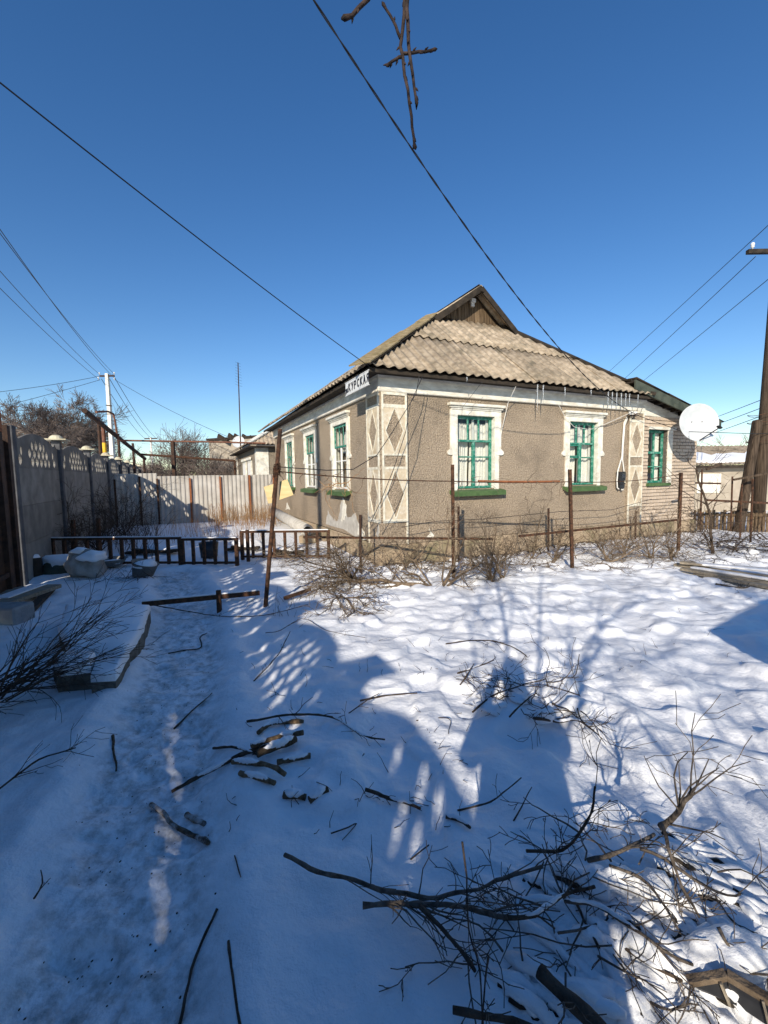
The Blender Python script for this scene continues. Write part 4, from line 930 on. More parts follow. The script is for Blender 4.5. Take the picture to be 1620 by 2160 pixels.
# ------------------------------------------------------------------ poles
def cross_insulators(t, pts, m='enamel'):
    for p in pts:
        b = MB(); b.lathe([(.001, .13), (.035, .12), (.05, .07), (.03, .05), (.05, .02), (.02, 0), (.02, -.08), (.001, -.08)], p, 8); b.build('insulator', m, t, True)
PT = at_y(226, 793, 30); cp = thing('concrete_pole', 'white concrete power pole with crossarm behind the concrete fence', 'power pole', (PT.x, PT.y, 0))
b = MB(); vs = []
for z, w in ((-.3, .15), (PT.z + .15, .095)): vs += [(-w, -w, z), (w, -w, z), (w, w, z), (-w, w, z)]
b.add(vs, [(0, 3, 2, 1), (4, 5, 6, 7), (0, 1, 5, 4), (1, 2, 6, 5), (2, 3, 7, 6), (3, 0, 4, 7)]); b.build('shaft', 'polecon', cp)
b = MB(); b.beam((-.5, 0, PT.z), (.5, 0, PT.z), .09, .1); b.build('crossarm', 'darkmetal', cp)
cross_insulators(cp, [(-.52, 0, PT.z + .12), (.5, 0, PT.z + .12), (-.55, -.1, PT.z - .2), (.55, -.1, PT.z - .25)])
b = MB(); b.beam((-.15, -.1, PT.z - 2.0), (.25, -.1, PT.z - 2.05), .07, .06); b.beam((-.2, -.1, PT.z - 2.6), (.2, -.1, PT.z - 2.6), .05, .05); b.build('bracket', 'darkmetal', cp)
# street pole standing behind the viewpoint, outside the fence
SP = V3(-5.1, -1.6, 0)
sp = thing('street_pole', 'street power pole beyond the fence, seen only as a shadow stripe on the side wall', 'power pole', SP)
b = MB(); b.tube([(0, 0, -.3), (0, 0, 4.5), (0, 0, 10.7)], .15, .10, n=12); b.build('shaft', 'polewood', sp, True)
b = MB(); b.beam((-.7, 0, 10.3), (.7, 0, 10.3), .09, .1); b.build('crossarm', 'darkmetal', sp); cross_insulators(sp, [(-.6, 0, 10.4), (.6, 0, 10.4), (-.25, 0, 10.4), (.25, 0, 10.4)])
# wooden pole with strut, right edge
WB_ = G(1592, 1118); wp = thing('wooden_pole', 'dark weathered wooden power pole with strut at the right edge', 'power pole', (WB_.x, WB_.y, 0))
WT_ = at_y(1638, 520, WB_.y) - V3(WB_.x, WB_.y, 0)
b = MB(); b.tube([(0.05, 0, -.3), (.0, 0, 2.5) if False else (WT_.x * .3 + .05, 0, WT_.z * .3), (WT_.x * .6 + .05, 0, WT_.z * .6), (WT_.x + .05, 0, WT_.z)], .155, .115, n=12); b.build('main_post', 'polewood', wp, True)
s0, s1 = G(1555, 1122) - V3(WB_.x, WB_.y, 0), at_y(1598, 886, WB_.y - .15) - V3(WB_.x, WB_.y, 0)
b = MB(); b.beam(s0 - V3(0, 0, .3), s1, .2, .18); bevel(b.build('stub_post', 'polewood', wp), .05, 2)
b = MB()
for zz in (2.35, 2.85, 3.05):
    pts = [V3(-.12 + .30 * math.cos(a) + WT_.x * zz / WT_.z, -.05 + .22 * math.sin(a), zz + .02 * math.sin(3 * a)) for a in np.linspace(0, 2 * math.pi, 17)]; b.tube(pts, .008, n=4)
b.build('wire_binding', 'rust', wp)
b = MB(); b.beam(WT_ + V3(-.75, 0, -.12), WT_ + V3(.8, 0, -.12), .1, .1); b.build('crossarm', 'darkwood', wp)
cross_insulators(wp, [WT_ + V3(-.62, 0, -.02), WT_ + V3(-.15, 0, .1), WT_ + V3(.6, 0, -.02)])
FPp = at_y(915, 0, 60) if False else at_y(318, 925, 62)
fp = thing('far_pole', 'small far power pole with crossarm between the bare trees', 'power pole', (FPp.x, FPp.y, 0))
b = MB(); b.tube([(0, 0, -.3), (0, 0, FPp.z + .2)], .16, .12, n=8); b.build('shaft', 'polecon', fp); b = MB(); b.beam((-.9, 0, FPp.z), (.9, 0, FPp.z), .14, .14); b.build('crossarm', 'darkmetal', fp)

# ------------------------------------------------------------------ wires
def wire(pts, r, label, sag=0., m=30, twist=False):
    P = cable(pts, r, sag=sag, m=m) if len(pts) == 2 else [Vector(p) for p in pts]
    b = MB()
    if twist:
        for ph in (0, math.pi):
            Q = []; s = 0
            for i, p in enumerate(P):
                if i: s += (P[i] - P[i - 1]).length
                Q.append(p + V3(math.cos(s * 11 + ph), 0, math.sin(s * 11 + ph)) * r * 1.15)
            b.tube(Q, r, n=5)
    else: b.tube(P, r, n=5)
    return single('overhead_wire', b, 'wire', label, 'wire', 'overhead wires', base=tuple(P[0]))
E1 = loc(EX0 + .12, EY0 + .08, 3.37); E2 = loc(6.50, -.16, 3.0)
SPa = SP + V3(0, 0, 5.55)
wire((SPa, E1), .006, 'black wire dropping from upper left to the near eave corner', .17, 40)
wire((SP + V3(.1, 0, 8.64), E2), .0048, 'twisted black cable crossing the sky to the far front wall', 1.327, 300, True)
nm = ['lowest', 'second lowest', 'second highest', 'highest']
for k, (o1, o2, zoff) in enumerate(((-.55, -.6, -.25), (-.52, -.25, .12), (.5, .25, .12), (.55, .6, -.22))):
    A_ = V3(PT.x + o1, PT.y, PT.z + zoff); B_ = SP + V3(o2, 0, (9.0, 9.7, 10.45, 10.6)[k]); wire((A_, B_), .012, ('leftmost', 'second from left', 'third from left', 'rightmost')[k] + ' power line rising from the white pole to the upper left edge', .55 + .12 * k)
wire((V3(PT.x - .5, PT.y, PT.z), at_y(-120, 838, 24)), .014, 'upper wire going left from the white pole behind the fence', .15)
wire((V3(PT.x - .5, PT.y, PT.z - .25), at_y(-160, 896, 24)), .014, 'lower wire going left from the white pole over the bare tree', .1)
wire((V3(PT.x + .5, PT.y, PT.z - .25), at_y(495, 927, 27)), .013, 'wire going right from the white pole down to the roofless shed', .2)
for k, (dx, z2) in enumerate(((-.8, 0), (0, .1), (.8, 0))): wire((V3(PT.x - .4 + .4 * k, PT.y, PT.z + (.1 if k else -.2)), V3(FPp.x + dx, FPp.y, FPp.z + z2)), .02, ('left', 'middle', 'right')[k] + ' wire from the white pole to the small far pole', .5)
wt = V3(WB_.x, WB_.y, 0) + WT_
for k, (px, py, o) in enumerate(((1284, 782, .55), (1318, 797, -.62), (1344, 797, .0))):
    far = at_y(px - 130, py + 115, 48); near = at_y((1640, 1594, 1640)[k], (457, 541, 573)[k], WB_.y); wire((near, far), .010, ('upper', 'middle', 'lower')[k] + ' of three wires rising over the roof to the right edge', .15)
for k, (y0, y1) in enumerate(((845, 877), (862, 893), (879, 909))):
    n_ = at_y(1602, y0, WB_.y + .2); f_ = at_y(1420, y1 + (y1 - y0) * 1.05, 34); wire((n_, f_), .010, ('upper', 'middle', 'lower')[k] + ' of three short wires between dish and wooden pole', .05)
wire((loc(6.6, -.18, 2.95), loc(8.2, -.30, 2.60), at_y(1500, 912, 9.3), at_y(1600, 915, WB_.y - .3), at_y(1660, 912, WB_.y)), .008, 'nearly level cable from the wall bracket across the dish to the pole')
b = MB(); b.tube([loc(2.7, -.40, 3.28), loc(2.72, -.16, 3.0), loc(2.67, -.05, 2.5), loc(2.58, -.04, 2.0), loc(2.5, -.05, 1.4)], .006, n=5); single('wall_wire', b, 'pvc', 'thin white wire hanging from the eave beside the near front window', 'wire')
b = MB(); b.tube([loc(4.15, -.12, 3.05), loc(4.4, -.08, 2.8), loc(4.7, -.05, 2.62), loc(5.2, -.05, 2.58), loc(5.7, -.06, 2.72), loc(6.4, -.12, 2.98)], .006, n=5); single('wall_wire', b, 'pvc', 'thin white wire looping across the far front window', 'wire')
b = MB(); b.tube([loc(.55, -.42, 3.3), loc(.5, -.4, 3.0), at_y(822, 920, 6.9), at_y(795, 960, 6.6), at_y(745, 990, 6.1), at_y(690, 992, 5.7), lp0 + d_ * .79], .006, n=5); single('slack_wire', b, 'wire', 'slack black wire from the eave corner down to the leaning post', 'wire')
b = MB(); b.tube([loc(.62, -.42, 3.3), at_y(866, 850, 7.0), at_y(856, 910, 6.95), at_y(830, 990, 6.9), at_y(802, 1060, 6.85), at_y(782, 1102, 6.85)], .006, n=5); single('slack_wire', b, 'wire', 'slack black wire hanging in front of the corner pilaster', 'wire')
b = MB(); b.tube([loc(1.9, -.4, 3.31), at_y(975, 860, 7.9), at_y(972, 940, 7.9), at_y(967, 1020, 7.85)], .004, n=4); single('slack_wire', b, 'wire', 'thin dark wire hanging in front of the near front window', 'wire')
b = MB(); b.tube(cable((loc(2.2, -.42, 3.3), lp0 + d_ * .80), 0, sag=.1), .004, n=4)

# ------------------------------------------------------------------ background left: neighbour's house, roofless shed, mast, trees
nb = thing('neighbour_house', 'neighbour house with brown walls, white pilaster and corrugated roof behind the metal fence', 'house', loc(.05, 14, 0), HROT)
b = MB(); b.box(0, 7, 0, 8, 0, 3.1); b.build('wall', 'farstucco', nb)
b = MB(); b.box(-.04, .54, -.04, 0, 0, 3.05); b.box(-.04, 0, 0, .3, 0, 3.05); b.build('pilaster', 'white', nb)
b = MB(); b.box(-.03, 0, 7.6, 8, 0, 3.05); b.build('pilaster', 'white', nb)
for y0 in (1.6, 3.6):
    b = MB(); b.box(-.06, 0, y0 - .1, y0 + 1.2, 1.1, 2.55); wn_ = b.build('window', 'white', nb); b = MB(); b.box(-.13, -.06, y0 - .18, y0 + 1.28, 2.55, 2.68); b.build('cornice', 'white', wn_); b = MB(); b.box(-.07, -.061, y0 + .12, y0 + 1.0, 1.25, 2.4); b.build('shutter', 'innersash', wn_)
b = MB(); ez, rz_ = 3.15, 5.6
v = [(-.45, -.45, ez), (7.4, -.45, ez), (7.4, 8.4, ez), (-.45, 8.4, ez), (3.5, 2.6, rz_), (3.5, 8.4, rz_)]
b.add(v, [(0, 1, 4), (0, 4, 5, 3), (1, 2, 5, 4)]); nr_ = b.build('roof', 'darkwood', nb, False, False)
b = MB(); b.box(-.40, 7.3, -.40, 8.2, 3.06, 3.12); b.build('soffit', 'darkwood', nr_)
n = 160; vs = []
uy = V3(0, 3.05, rz_ - ez)
for k in range(n + 1):
    x = -.5 + 7.9 * k / n; top = min((x + .45) / 3.95, (7.4 - x) / 3.9, 1); top = max(top, 0)
    for j in (0, 1):
        q = V3(x, -.5, ez) + uy * (top * j); vs.append((q.x, q.y, q.z + .05 + .03 * math.sin(2 * math.pi * x / .2)))
b = MB(); b.add(vs, [(2 * k, 2 * k + 2, 2 * k + 3, 2 * k + 1) for k in range(n)]); b.build('front_sheets', 'sheet', nr_, True, False)
b = MB(); b.beam((-.45, -.45, ez + .07), (3.5, 2.6, rz_ + .07), .32, .05); b.build('hip_board', 'white', nr_)
vs = []; n = 170
for k in range(n + 1):
    y = -.4 + 8.8 * k / n; top = min(1, max(0, (y + .45) / 3.05))
    for j in (0, 1): q = V3(-.5 + 4.0 * top * j, y, ez + (rz_ - ez) * top * j); vs.append((q.x, q.y, q.z + .05 + .03 * math.sin(2 * math.pi * y / .2)))
b = MB(); b.add(vs, [(2 * k, 2 * k + 2, 2 * k + 3, 2 * k + 1) for k in range(n)]); b.build('side_sheets', 'sheet', nr_, True, False)

S0 = at_y(440, 930, 33); S1 = at_y(540, 934, 31)
rs = thing('roofless_shed', 'pale roofless shed with bare rafters behind the bare trees', 'shed', (S0.x, S0.y, 0)); o_ = V3(S0.x, S0.y, 0)
zt = S0.z
b = MB(); d = V3(S1.x - S0.x, S1.y - S0.y, 0); n_ = V3(-d.y, d.x, 0).normalized() * 4
q = [V3(0, 0, 0), d, d + n_, n_]; b.add(q + [p + V3(0, 0, zt) for p in q], [(0, 1, 5, 4), (1, 2, 6, 5), (2, 3, 7, 6), (3, 0, 4, 7), (4, 5, 6, 7)]); b.build('wall', 'farwall', rs)
b = MB(); b.beam(V3(-.1, -.05, zt + .08), d + V3(.1, -.05, zt + .08), .18, .16); b.build('wall_plate', 'darkwood', rs)
for px, py in ((460, 919), (482, 917), (494, 918), (511, 919), (527, 922)):
    t0 = at_y(px, py, 32) - o_; b = MB(); f0 = at_y(px + 20, 931, 31.6) - o_; b.beam(t0, f0, .12, .3); b.build('rafter', 'darkwood', rs)
b = MB(); dcx = at_y(503, 932, 30.5) - o_; b.lathe([(.001, -.06), (.25, -.04), (.42, .02), (.44, .03)], dcx, 20, Matrix.Rotation(math.radians(70), 3, 'X')); b.build('dish', 'dish', rs, True)
am0 = at_y(506, 940, 27); am1 = at_y(502, 765, 27)
am = thing('antenna_mast', 'thin tall antenna mast rising beside the roofless shed', 'antenna', (am0.x, am0.y, 0)); dd = am1 - V3(am0.x, am0.y, 0)
b = MB(); b.tube([(0, 0, 0), dd * .5, dd], .05, .032, n=6); b.build('mast', 'darkmetal', am)
b = MB()
for k in range(9): z = dd.z - .02 - .17 * k; l = .26 + .012 * k; b.tube([(dd.x * z / dd.z - l * .3, -l, z), (dd.x * z / dd.z + l * .3, l, z)], .006, n=3)
b.build('element', 'darkmetal', am)

def tree(name, label, base, H, crown, seed, trunk_h=.3, r=.2, lv=4, mat_='bark_far', kids=(4, 6), spread=.62, group='bare trees beyond the fences', lean=(0, 0), rmin=.008, ns=7, ratio=.66, stems=1):
    rr = random.Random(seed); t = thing(name, label, 'tree', base, 0, group); tr = MB(); cr = MB()
    for s in range(stems):
        d0 = V3(lean[0] + rr.gauss(0, .06 + .2 * (stems > 1)), lean[1] + rr.gauss(0, .06 + .2 * (stems > 1)), 1).normalized(); L0 = H * trunk_h
        pts = wander((rr.uniform(-.2, .2) * (stems > 1), 0, -.2), d0, L0, 5, .06, rr); tr.tube(pts, r, r * .72, 9)
        for k in range(ns):
            a = 2 * math.pi * k / ns + rr.uniform(-.3, .3); el = rr.uniform(.5, 1.25) if k else 1.5
            d = V3(math.cos(a) * math.cos(el) * crown, math.sin(a) * math.cos(el) * crown, math.sin(el)).normalized()
            st = pts[-1 - (k % 2)]
            grow(cr, st, d, H * (1 - trunk_h) * rr.uniform(.42, .58), r * .5, lv - 1, rr, kids, spread, ratio, .12, .012, 5, 5, rmin)
    tr.build('trunk', mat_, t, True); cr.build('crown', mat_, t, False, False); return t
tb = at_y(134, 960, 38); tree('bare_tree', 'large round bare tree behind the fence, left of the white pole', (tb.x, tb.y, 0), 10.6, 1.15, 21, .25, .26, 5, kids=(5, 7), ns=14, rmin=.013, spread=.62, ratio=.64)
tb = at_y(258, 960, 42); tree('bare_tree', 'small bare tree right behind the white pole', (tb.x, tb.y, 0), 6.6, 1.0, 22, .2, .14, 4, kids=(4, 6), ns=6, rmin=.013)
tb = at_y(392, 960, 29); tree('bare_tree', 'bushy bare tree above the middle of the metal fence', (tb.x, tb.y, 0), 5.6, .9, 23, .12, .12, 4, kids=(5, 7), ns=8, rmin=.009, stems=2)
tb = at_y(345, 970, 27); tree('bare_tree', 'low spreading bare tree above the left of the metal fence', (tb.x, tb.y, 0), 3.9, 1.5, 24, .12, .1, 4, kids=(5, 7), ns=8, rmin=.008, stems=2)
tb = at_y(455, 975, 26); tree('bare_tree', 'low tangled bare tree in front of the roofless shed', (tb.x, tb.y, 0), 3.6, 1.4, 25, .1, .1, 4, kids=(5, 7), ns=8, rmin=.008, stems=2)
tb = at_y(1562, 960, 34); tree('bare_tree', 'thin bare tree beyond the snowy shed, left of the wooden pole', (tb.x, tb.y, 0), 5.2, 1.0, 26, .2, .1, 4, kids=(4, 5), ns=6, rmin=.01)
tb = at_y(1490, 960, 40); tree('bare_tree', 'small bare tree just below the satellite dish', (tb.x, tb.y, 0), 5.2, 1.2, 27, .2, .1, 3, kids=(4, 6), ns=6, rmin=.012)
# far low treeline and bank
rr = random.Random(77)
for k, px in enumerate((270, 300, 330, 560, 1600)):
    tb = at_y(px, 960, 70 + 6 * k); tree('far_tree', ('far bare tree low behind the gas pipe', 'far bare tree behind the slanting pipe end', 'far bare tree above the shaded fence corner', 'far bare tree hidden behind the neighbour house', 'far bare tree beyond the wooden pole')[k], (tb.x, tb.y, 0), 6.5, 1.1, 80 + k, .2, .18, 3, kids=(5, 7), ns=8, rmin=.03)

# ------------------------------------------------------------------ background right: shed with snow on its roof, board fence, clutter
q0 = at_y(1440, 985, 16.5); sh = thing('snowy_shed', 'brick shed with brown roof half covered in snow, right of the annex', 'shed', (q0.x, q0.y, 0), .10)
b = MB(); b.box(0, 6.5, 0, 3.2, -.2, 1.82); b.build('wall', 'farwall', sh)
n = 110; vs = []
for k in range(n + 1):
    x = -.3 + 7.1 * k / n
    for j in (0, 1): vs.append((x, -.35 + 2.6 * j, 1.85 + .86 * j + .03 * math.sin(2 * math.pi * x / .2)))
b = MB(); b.add(vs, [(2 * k, 2 * k + 2, 2 * k + 3, 2 * k + 1) for k in range(n)]); rf = b.build('roof', 'sheet', sh, True, False)
b = MB(); b.add([(-.3, 2.25, 2.7), (6.8, 2.25, 2.7), (6.8, 4, 1.9), (-.3, 4, 1.9)], [(0, 1, 2, 3)]); b.build('rear_slope', 'sheet', rf, False, False)
b = MB(); b.box(-.25, 6.75, -.30, -.26, 1.70, 1.82); b.build('fascia', 'darkwood', rf)
rr = random.Random(6); x = -.1
while x < 6:
    w = rr.uniform(.5, 1.1); b = MB(); y0, y1 = rr.uniform(-.3, -.1), rr.uniform(.7, 1.3); sk = rr.uniform(-.5, -.1); f = lambda y: 1.85 + .331 * (y + .35) + .035
    pts = [(x, y0), (x + w, y0 + rr.uniform(0, .1)), (x + w + sk * .6, y1 * .8), (x + w * .6 + sk, y1), (x + sk, y1 * rr.uniform(.6, .9))]
    vs = [V3(p[0], p[1], f(p[1]) - .03) for p in pts] + [V3(p[0] * .97 + (x + w / 2) * .03, p[1] * .95 + .02, f(p[1]) + .05) for p in pts]
    b.add(vs, [(5, 6, 7, 8, 9)] + [(i, (i + 1) % 5, 5 + (i + 1) % 5, 5 + i) for i in range(5)]); b.build('snow_patch', 'snow', rf, False); x += w + rr.uniform(.0, .12)
b = MB(); b.box(.6, 1.6, -.05, -.002, .75, 1.5); b.build('door', 'white', sh)
# board fence
p0, p1 = G(1462, 1118), G(1640, 1122); d = V3(p1.x - p0.x, p1.y - p0.y, 0)
bf = thing('board_fence', 'low dark board fence behind the wooden pole', 'fence', (p0.x, p0.y, 0)); nbd = 22; rr = random.Random(14)
for k in range(nbd):
    c = d * (k / nbd); e = d * ((k + .82) / nbd); b = MB(); b.beam(c.lerp(e, .5) + V3(0, 0, -.1), c.lerp(e, .5) + V3(rr.uniform(-.02, .02), 0, .52 + rr.uniform(-.06, .06)), d.length / nbd * .82, .02, up=(0, 1, 0)); b.build('board', 'oldwood', bf)
b = MB(); b.beam(V3(0, -.03, .42), d + V3(0, -.03, .42), .03, .07); b.build('rail', 'oldwood', bf)
p0, p1 = at_y(1462, 1084, 12.4), at_y(1545, 1085, 12.2); b = MB(); b.beam(p0, p1, .5, .07); sn = single('snowy_board', b, 'snow', 'flat snow-covered board lying behind the low fence by the annex', 'board')
# iron frames of the neighbour plot
for i, (a0_, a1_, lab) in enumerate((((1438, 1018, 12.5), (1520, 1020, 12.5), 'rusty iron crossbar before the snowy shed, right of the annex'), ((1492, 1055, 10.6), (1640, 1062, 10.6), 'dark crossbar running to the wooden pole at knee height'), ((1548, 1012, 10.8), (1640, 994, 10.6), 'grey plank leaning against the wooden pole'), ((1490, 990, 9.3), (1522, 978, 9.3), 'dark stick crossing the top of the bare sapling'))):
    b = MB(); b.beam(at_y(*a0_), at_y(*a1_), .05, .05); single('crossbar', b, 'rust' if i < 2 else 'polewood', lab, 'bar')
for px, pb, pt_, d, lab in ((1481, 1110, 990, 11.2, 'left of the sapling beyond the annex'), (1545, 1110, 1005, 11.0, 'right of the sapling before the snowy shed'), (1588, 1160, 1010, 8.7, 'in front of the wooden pole'), (1565, 1110, 1020, 10.2, 'close left of the wooden pole')):
    p = at_y(px, pt_, d); b = MB(); b.tube([(p.x + .03, p.y, -.2), p], .022, n=6); single('iron_stake', b, 'rust', 'thin rusty iron stake ' + lab, 'stake', 'iron stakes on the neighbour plot')
# plank stack in the snow
p0 = G(1432, 1196); pk = thing('plank_pile', 'pile of long grey planks half under snow at the right', 'planks', (p0.x, p0.y, 0))
for k, (a, c, h) in enumerate((((1425, 1190), (1650, 1222), .03), ((1440, 1200), (1650, 1236), .05), ((1470, 1209), (1650, 1243), .04), ((1435, 1186), (1650, 1205), .09))):
    q, r_ = G(*a, h), G(*c, h); b = MB(); b.beam(q - V3(p0.x, p0.y, 0), r_ - V3(p0.x, p0.y, 0), .14, .035); b.build('plank', 'grave', pk)
for k, (a, c, h, w) in enumerate((((1450, 1187), (1650, 1206), .12, .13), ((1460, 1197), (1650, 1226), .075, .10))):
    q, r_ = G(*a, h), G(*c, h); b = MB(); b.beam(q - V3(p0.x, p0.y, 0), r_ - V3(p0.x, p0.y, 0), w, .035); bevel(b.build('snow_cap', 'snow', pk), .014, 2)

# ------------------------------------------------------------------ left yard clutter
def blob(c, rx, ry, rz, seed, amp=.25, n=18, m=12, fr=2.2, flat=None):
    b = MB(); vs = []; rr = random.Random(seed); ph = [rr.uniform(0, 6) for _ in range(6)]
    for i in range(m + 1):
        th = math.pi * i / m
        for k in range(n):
            a = 2 * math.pi * k / n; d = V3(math.sin(th) * math.cos(a), math.sin(th) * math.sin(a), math.cos(th))
            q = 1 + amp * (math.sin(fr * d.x * 2 + ph[0]) * math.sin(fr * d.y * 2 + ph[1]) + .6 * math.sin(fr * 2.3 * d.z + ph[2] + 2 * d.x) + .5 * math.sin(fr * 3.1 * d.x + ph[3]) * math.cos(fr * 2.7 * d.y + ph[4]))
            p = V3(d.x * rx * q, d.y * ry * q, d.z * rz * q)
            if flat is not None and p.z < flat: p.z = flat
            vs.append(Vector(c) + p)
    b.add(vs, [(i * n + k, i * n + (k + 1) % n, (i + 1) * n + (k + 1) % n, (i + 1) * n + k) for i in range(m) for k in range(n)]); return b
sk_ = G(180, 1216); sx = thing('stuffed_sack', 'bulging grey sack dusted with snow before the long railing', 'sack', (sk_.x, sk_.y, 0))
blob((0, .05, .17), .30, .22, .24, 4, .16, 26, 18).build('sack_body', 'sack', sx, True); blob((-.18, .1, .33), .13, .12, .12, 5, .2).build('sack_neck', 'sack', sx, True)
blob((.14, .0, .34), .20, .19, .09, 6, .16).build('snow_cap', 'snow', sx, True); blob((-.12, .08, .43), .12, .1, .05, 7, .2).build('snow_cap', 'snow', sx, True)
sk_ = G(112, 1208); sx = thing('covered_heap', 'low heap under snow left of the grey sack', 'heap', (sk_.x, sk_.y, 0))
blob((0, .1, .08), .36, .26, .16, 14, .12).build('heap_body', 'tarp', sx, True); blob((.03, .14, .19), .36, .27, .13, 15, .12).build('snow_cap', 'snow', sx, True)
sk_ = G(62, 1215); sx = thing('stacked_tyre', 'dark round log standing at the foot of the gate', 'log', (sk_.x, sk_.y, 0)); sx.name = 'upright_log'
b = MB(); b.tube([(0, 0, -.1), (.01, 0, .15), (0, .02, .33)], .19, .17, n=14); b.build('log_body', 'darkwood', sx, True); blob((0, 0, .35), .16, .16, .05, 3, .1).build('snow_cap', 'snow', sx, True)
pb = G(300, 1213); bk = thing('snowy_pail', 'tipped grey pail filled with snow before the railing', 'pail', (pb.x, pb.y, 0))
Rm = Matrix.Rotation(math.radians(16), 3, 'Y')
b = MB(); b.lathe([(.001, 0), (.15, .0), (.20, .24), (.215, .245), (.195, .23), (.14, .02)], (0, 0, .0), 22, Rm); b.build('pail_body', 'concrete', bk, True); blob(Rm @ V3(0, 0, .20), .19, .19, .08, 31, .08).build('snow_fill', 'snow', bk, True)
pb = G(237, 1197); bk = thing('enamel_basin', 'shallow grey basin behind the sack against the railing', 'basin', (pb.x, pb.y, 0))
b = MB(); b.lathe([(.001, .05), (.16, .05), (.25, .17), (.27, .175), (.24, .165), (.15, .065), (.001, .065)], (0, 0, 0), 24); b.build('basin_body', 'concrete', bk, True); blob((0, 0, .10), .19, .19, .05, 33, .08).build('snow_fill', 'snow', bk, True)
pb = at_y(442, 1185, 8.6); b = MB(); b.lathe([(.001, 0), (.16, 0), (.19, .30), (.17, .29), (.14, .02)], (0, 0, 0), 20); o = b.build('bucket', 'black', None, True); o.location = (pb.x, pb.y, 0.02); tag(o, 'black bucket behind the short railing', 'bucket')
# lumps of snow and boards behind the railing
for k, (px, py, rx, ry, rz, lab) in enumerate(((335, 1165, .55, .3, .12, 'snow-covered board heap behind the long railing'), (520, 1160, .35, .25, .2, 'rounded snow lump behind the corner railing'), (610, 1170, .35, .25, .12, 'snowy rubble heap before the side wall'))):
    pb = G(px, py); t = thing('snow_heap', lab, 'heap', (pb.x, pb.y, 0)); blob((0, 0, rz * .35), rx, ry, rz, 50 + k, .12).build('snow_cap', 'snow', t, True); b = MB(); b.beam((-rx, -ry * .9, .05), (rx, -ry * .8, .08), .16, .05); b.beam((-rx * .7, -ry, .12), (rx * .8, -ry * .95, .05), .12, .04); b.build('board', 'darkwood', t)
# cement pipe lying along the side wall
p0, p1 = loc(-.45, 3.4, .30), loc(-.28, 8.6, .42)
cpz = thing('cement_pipe', 'grey cement pipe lying along the foot of the side wall', 'pipe', (p0.x, p0.y, 0)); d = p1 - p0
ax = d.normalized(); s_ = ax.cross(V3(0, 0, 1)).normalized(); Mx = Matrix((s_, s_.cross(ax) * -1, ax)).transposed()
b = MB(); b.lathe([(.10, 0), (.15, 0), (.15, d.length), (.10, d.length)], (0, 0, p0.z), 20, Mx); b.lathe([(.10, .0), (.10, d.length)], (0, 0, p0.z), 20, Mx); b.build('pipe_body', 'bare', cpz, True, False)
b = MB(); b.box(-.2, .2, -.1, .1, 0, .17); b.build('support_block', 'plinth', cpz)
blob((d.x * .6, d.y * .6, p0.z + .2), .1, .9, .03, 3, .1)

# snowed-over concrete slabs beside the path
sl = G(215, 1370); slab = thing('concrete_slabs', 'snow-covered concrete slabs with broken edge beside the path', 'slab', (sl.x, sl.y, 0)); o_ = V3(sl.x, sl.y, 0)
rr = random.Random(19)
def slab_part(poly, z0, z1, snow):
    pts = [at_z(px, py, z1) - o_ for px, py in poly]; out = []
    for i, p in enumerate(pts):
        q = pts[(i + 1) % len(pts)]; k = max(2, int((q - p).length / .07))
        for j in range(k): w = p.lerp(q, j / k); out.append(V3(w.x + rr.uniform(-.007, .007), w.y + rr.uniform(-.007, .007), z1))
    n = len(out); b = MB(); b.add([V3(p.x, p.y, z0) for p in out] + out, [tuple(range(n, 2 * n))] + [(i, (i + 1) % n, n + (i + 1) % n, n + i) for i in range(n)]); po = b.build('slab', 'stone', slab)
    c = sum(out, V3(0, 0, 0)) / n; rings = []; 
    for f, h in ((1.012, -.012), (1.01, .02), (.975, .04), (.90, .05), (.7, .055), (.35, .05)):
        rings.append([c.lerp(p, f) + V3(0, 0, h * snow + (.012 * fbm(p.x * f * 4, p.y * f * 4, 71, 2) if f < 1 else 0)) for p in out])
    b = MB(); b.add([p for r_ in rings for p in r_] + [c + V3(0, 0, .05 * snow)], [(i * n + k, i * n + (k + 1) % n, (i + 1) * n + (k + 1) % n, (i + 1) * n + k) for i in range(len(rings) - 1) for k in range(n)] + [((len(rings) - 1) * n + k, (len(rings) - 1) * n + (k + 1) % n, len(rings) * n) for k in range(n)])
    b.build('snow_cap', 'snow', po, True)
slab_part([(316, 1284), (302, 1330), (278, 1368), (262, 1380), (150, 1385), (125, 1330), (140, 1282), (230, 1280)], -.1, .14, 1.2)
slab_part([(272, 1384), (245, 1432), (192, 1436), (205, 1388)], -.1, .11, 1.1)
slab_part([(203, 1390), (190, 1415), (120, 1424), (112, 1400), (130, 1388)], -.05, .14, 1.3)
b = MB(); q = G(155, 1438) - o_; b.add(*(lambda bb: (bb.v, bb.f))(blob(q + V3(0, .02, .03), .17, .06, .06, 9, .2))); b.build('broken_edge', 'grout', slab, True)
b = MB(); q = G(245, 1405) - o_; b.add(*(lambda bb: (bb.v, bb.f))(blob(q + V3(0, 0, .05), .05, .12, .07, 10, .2))); b.build('broken_edge', 'grout', slab, True)
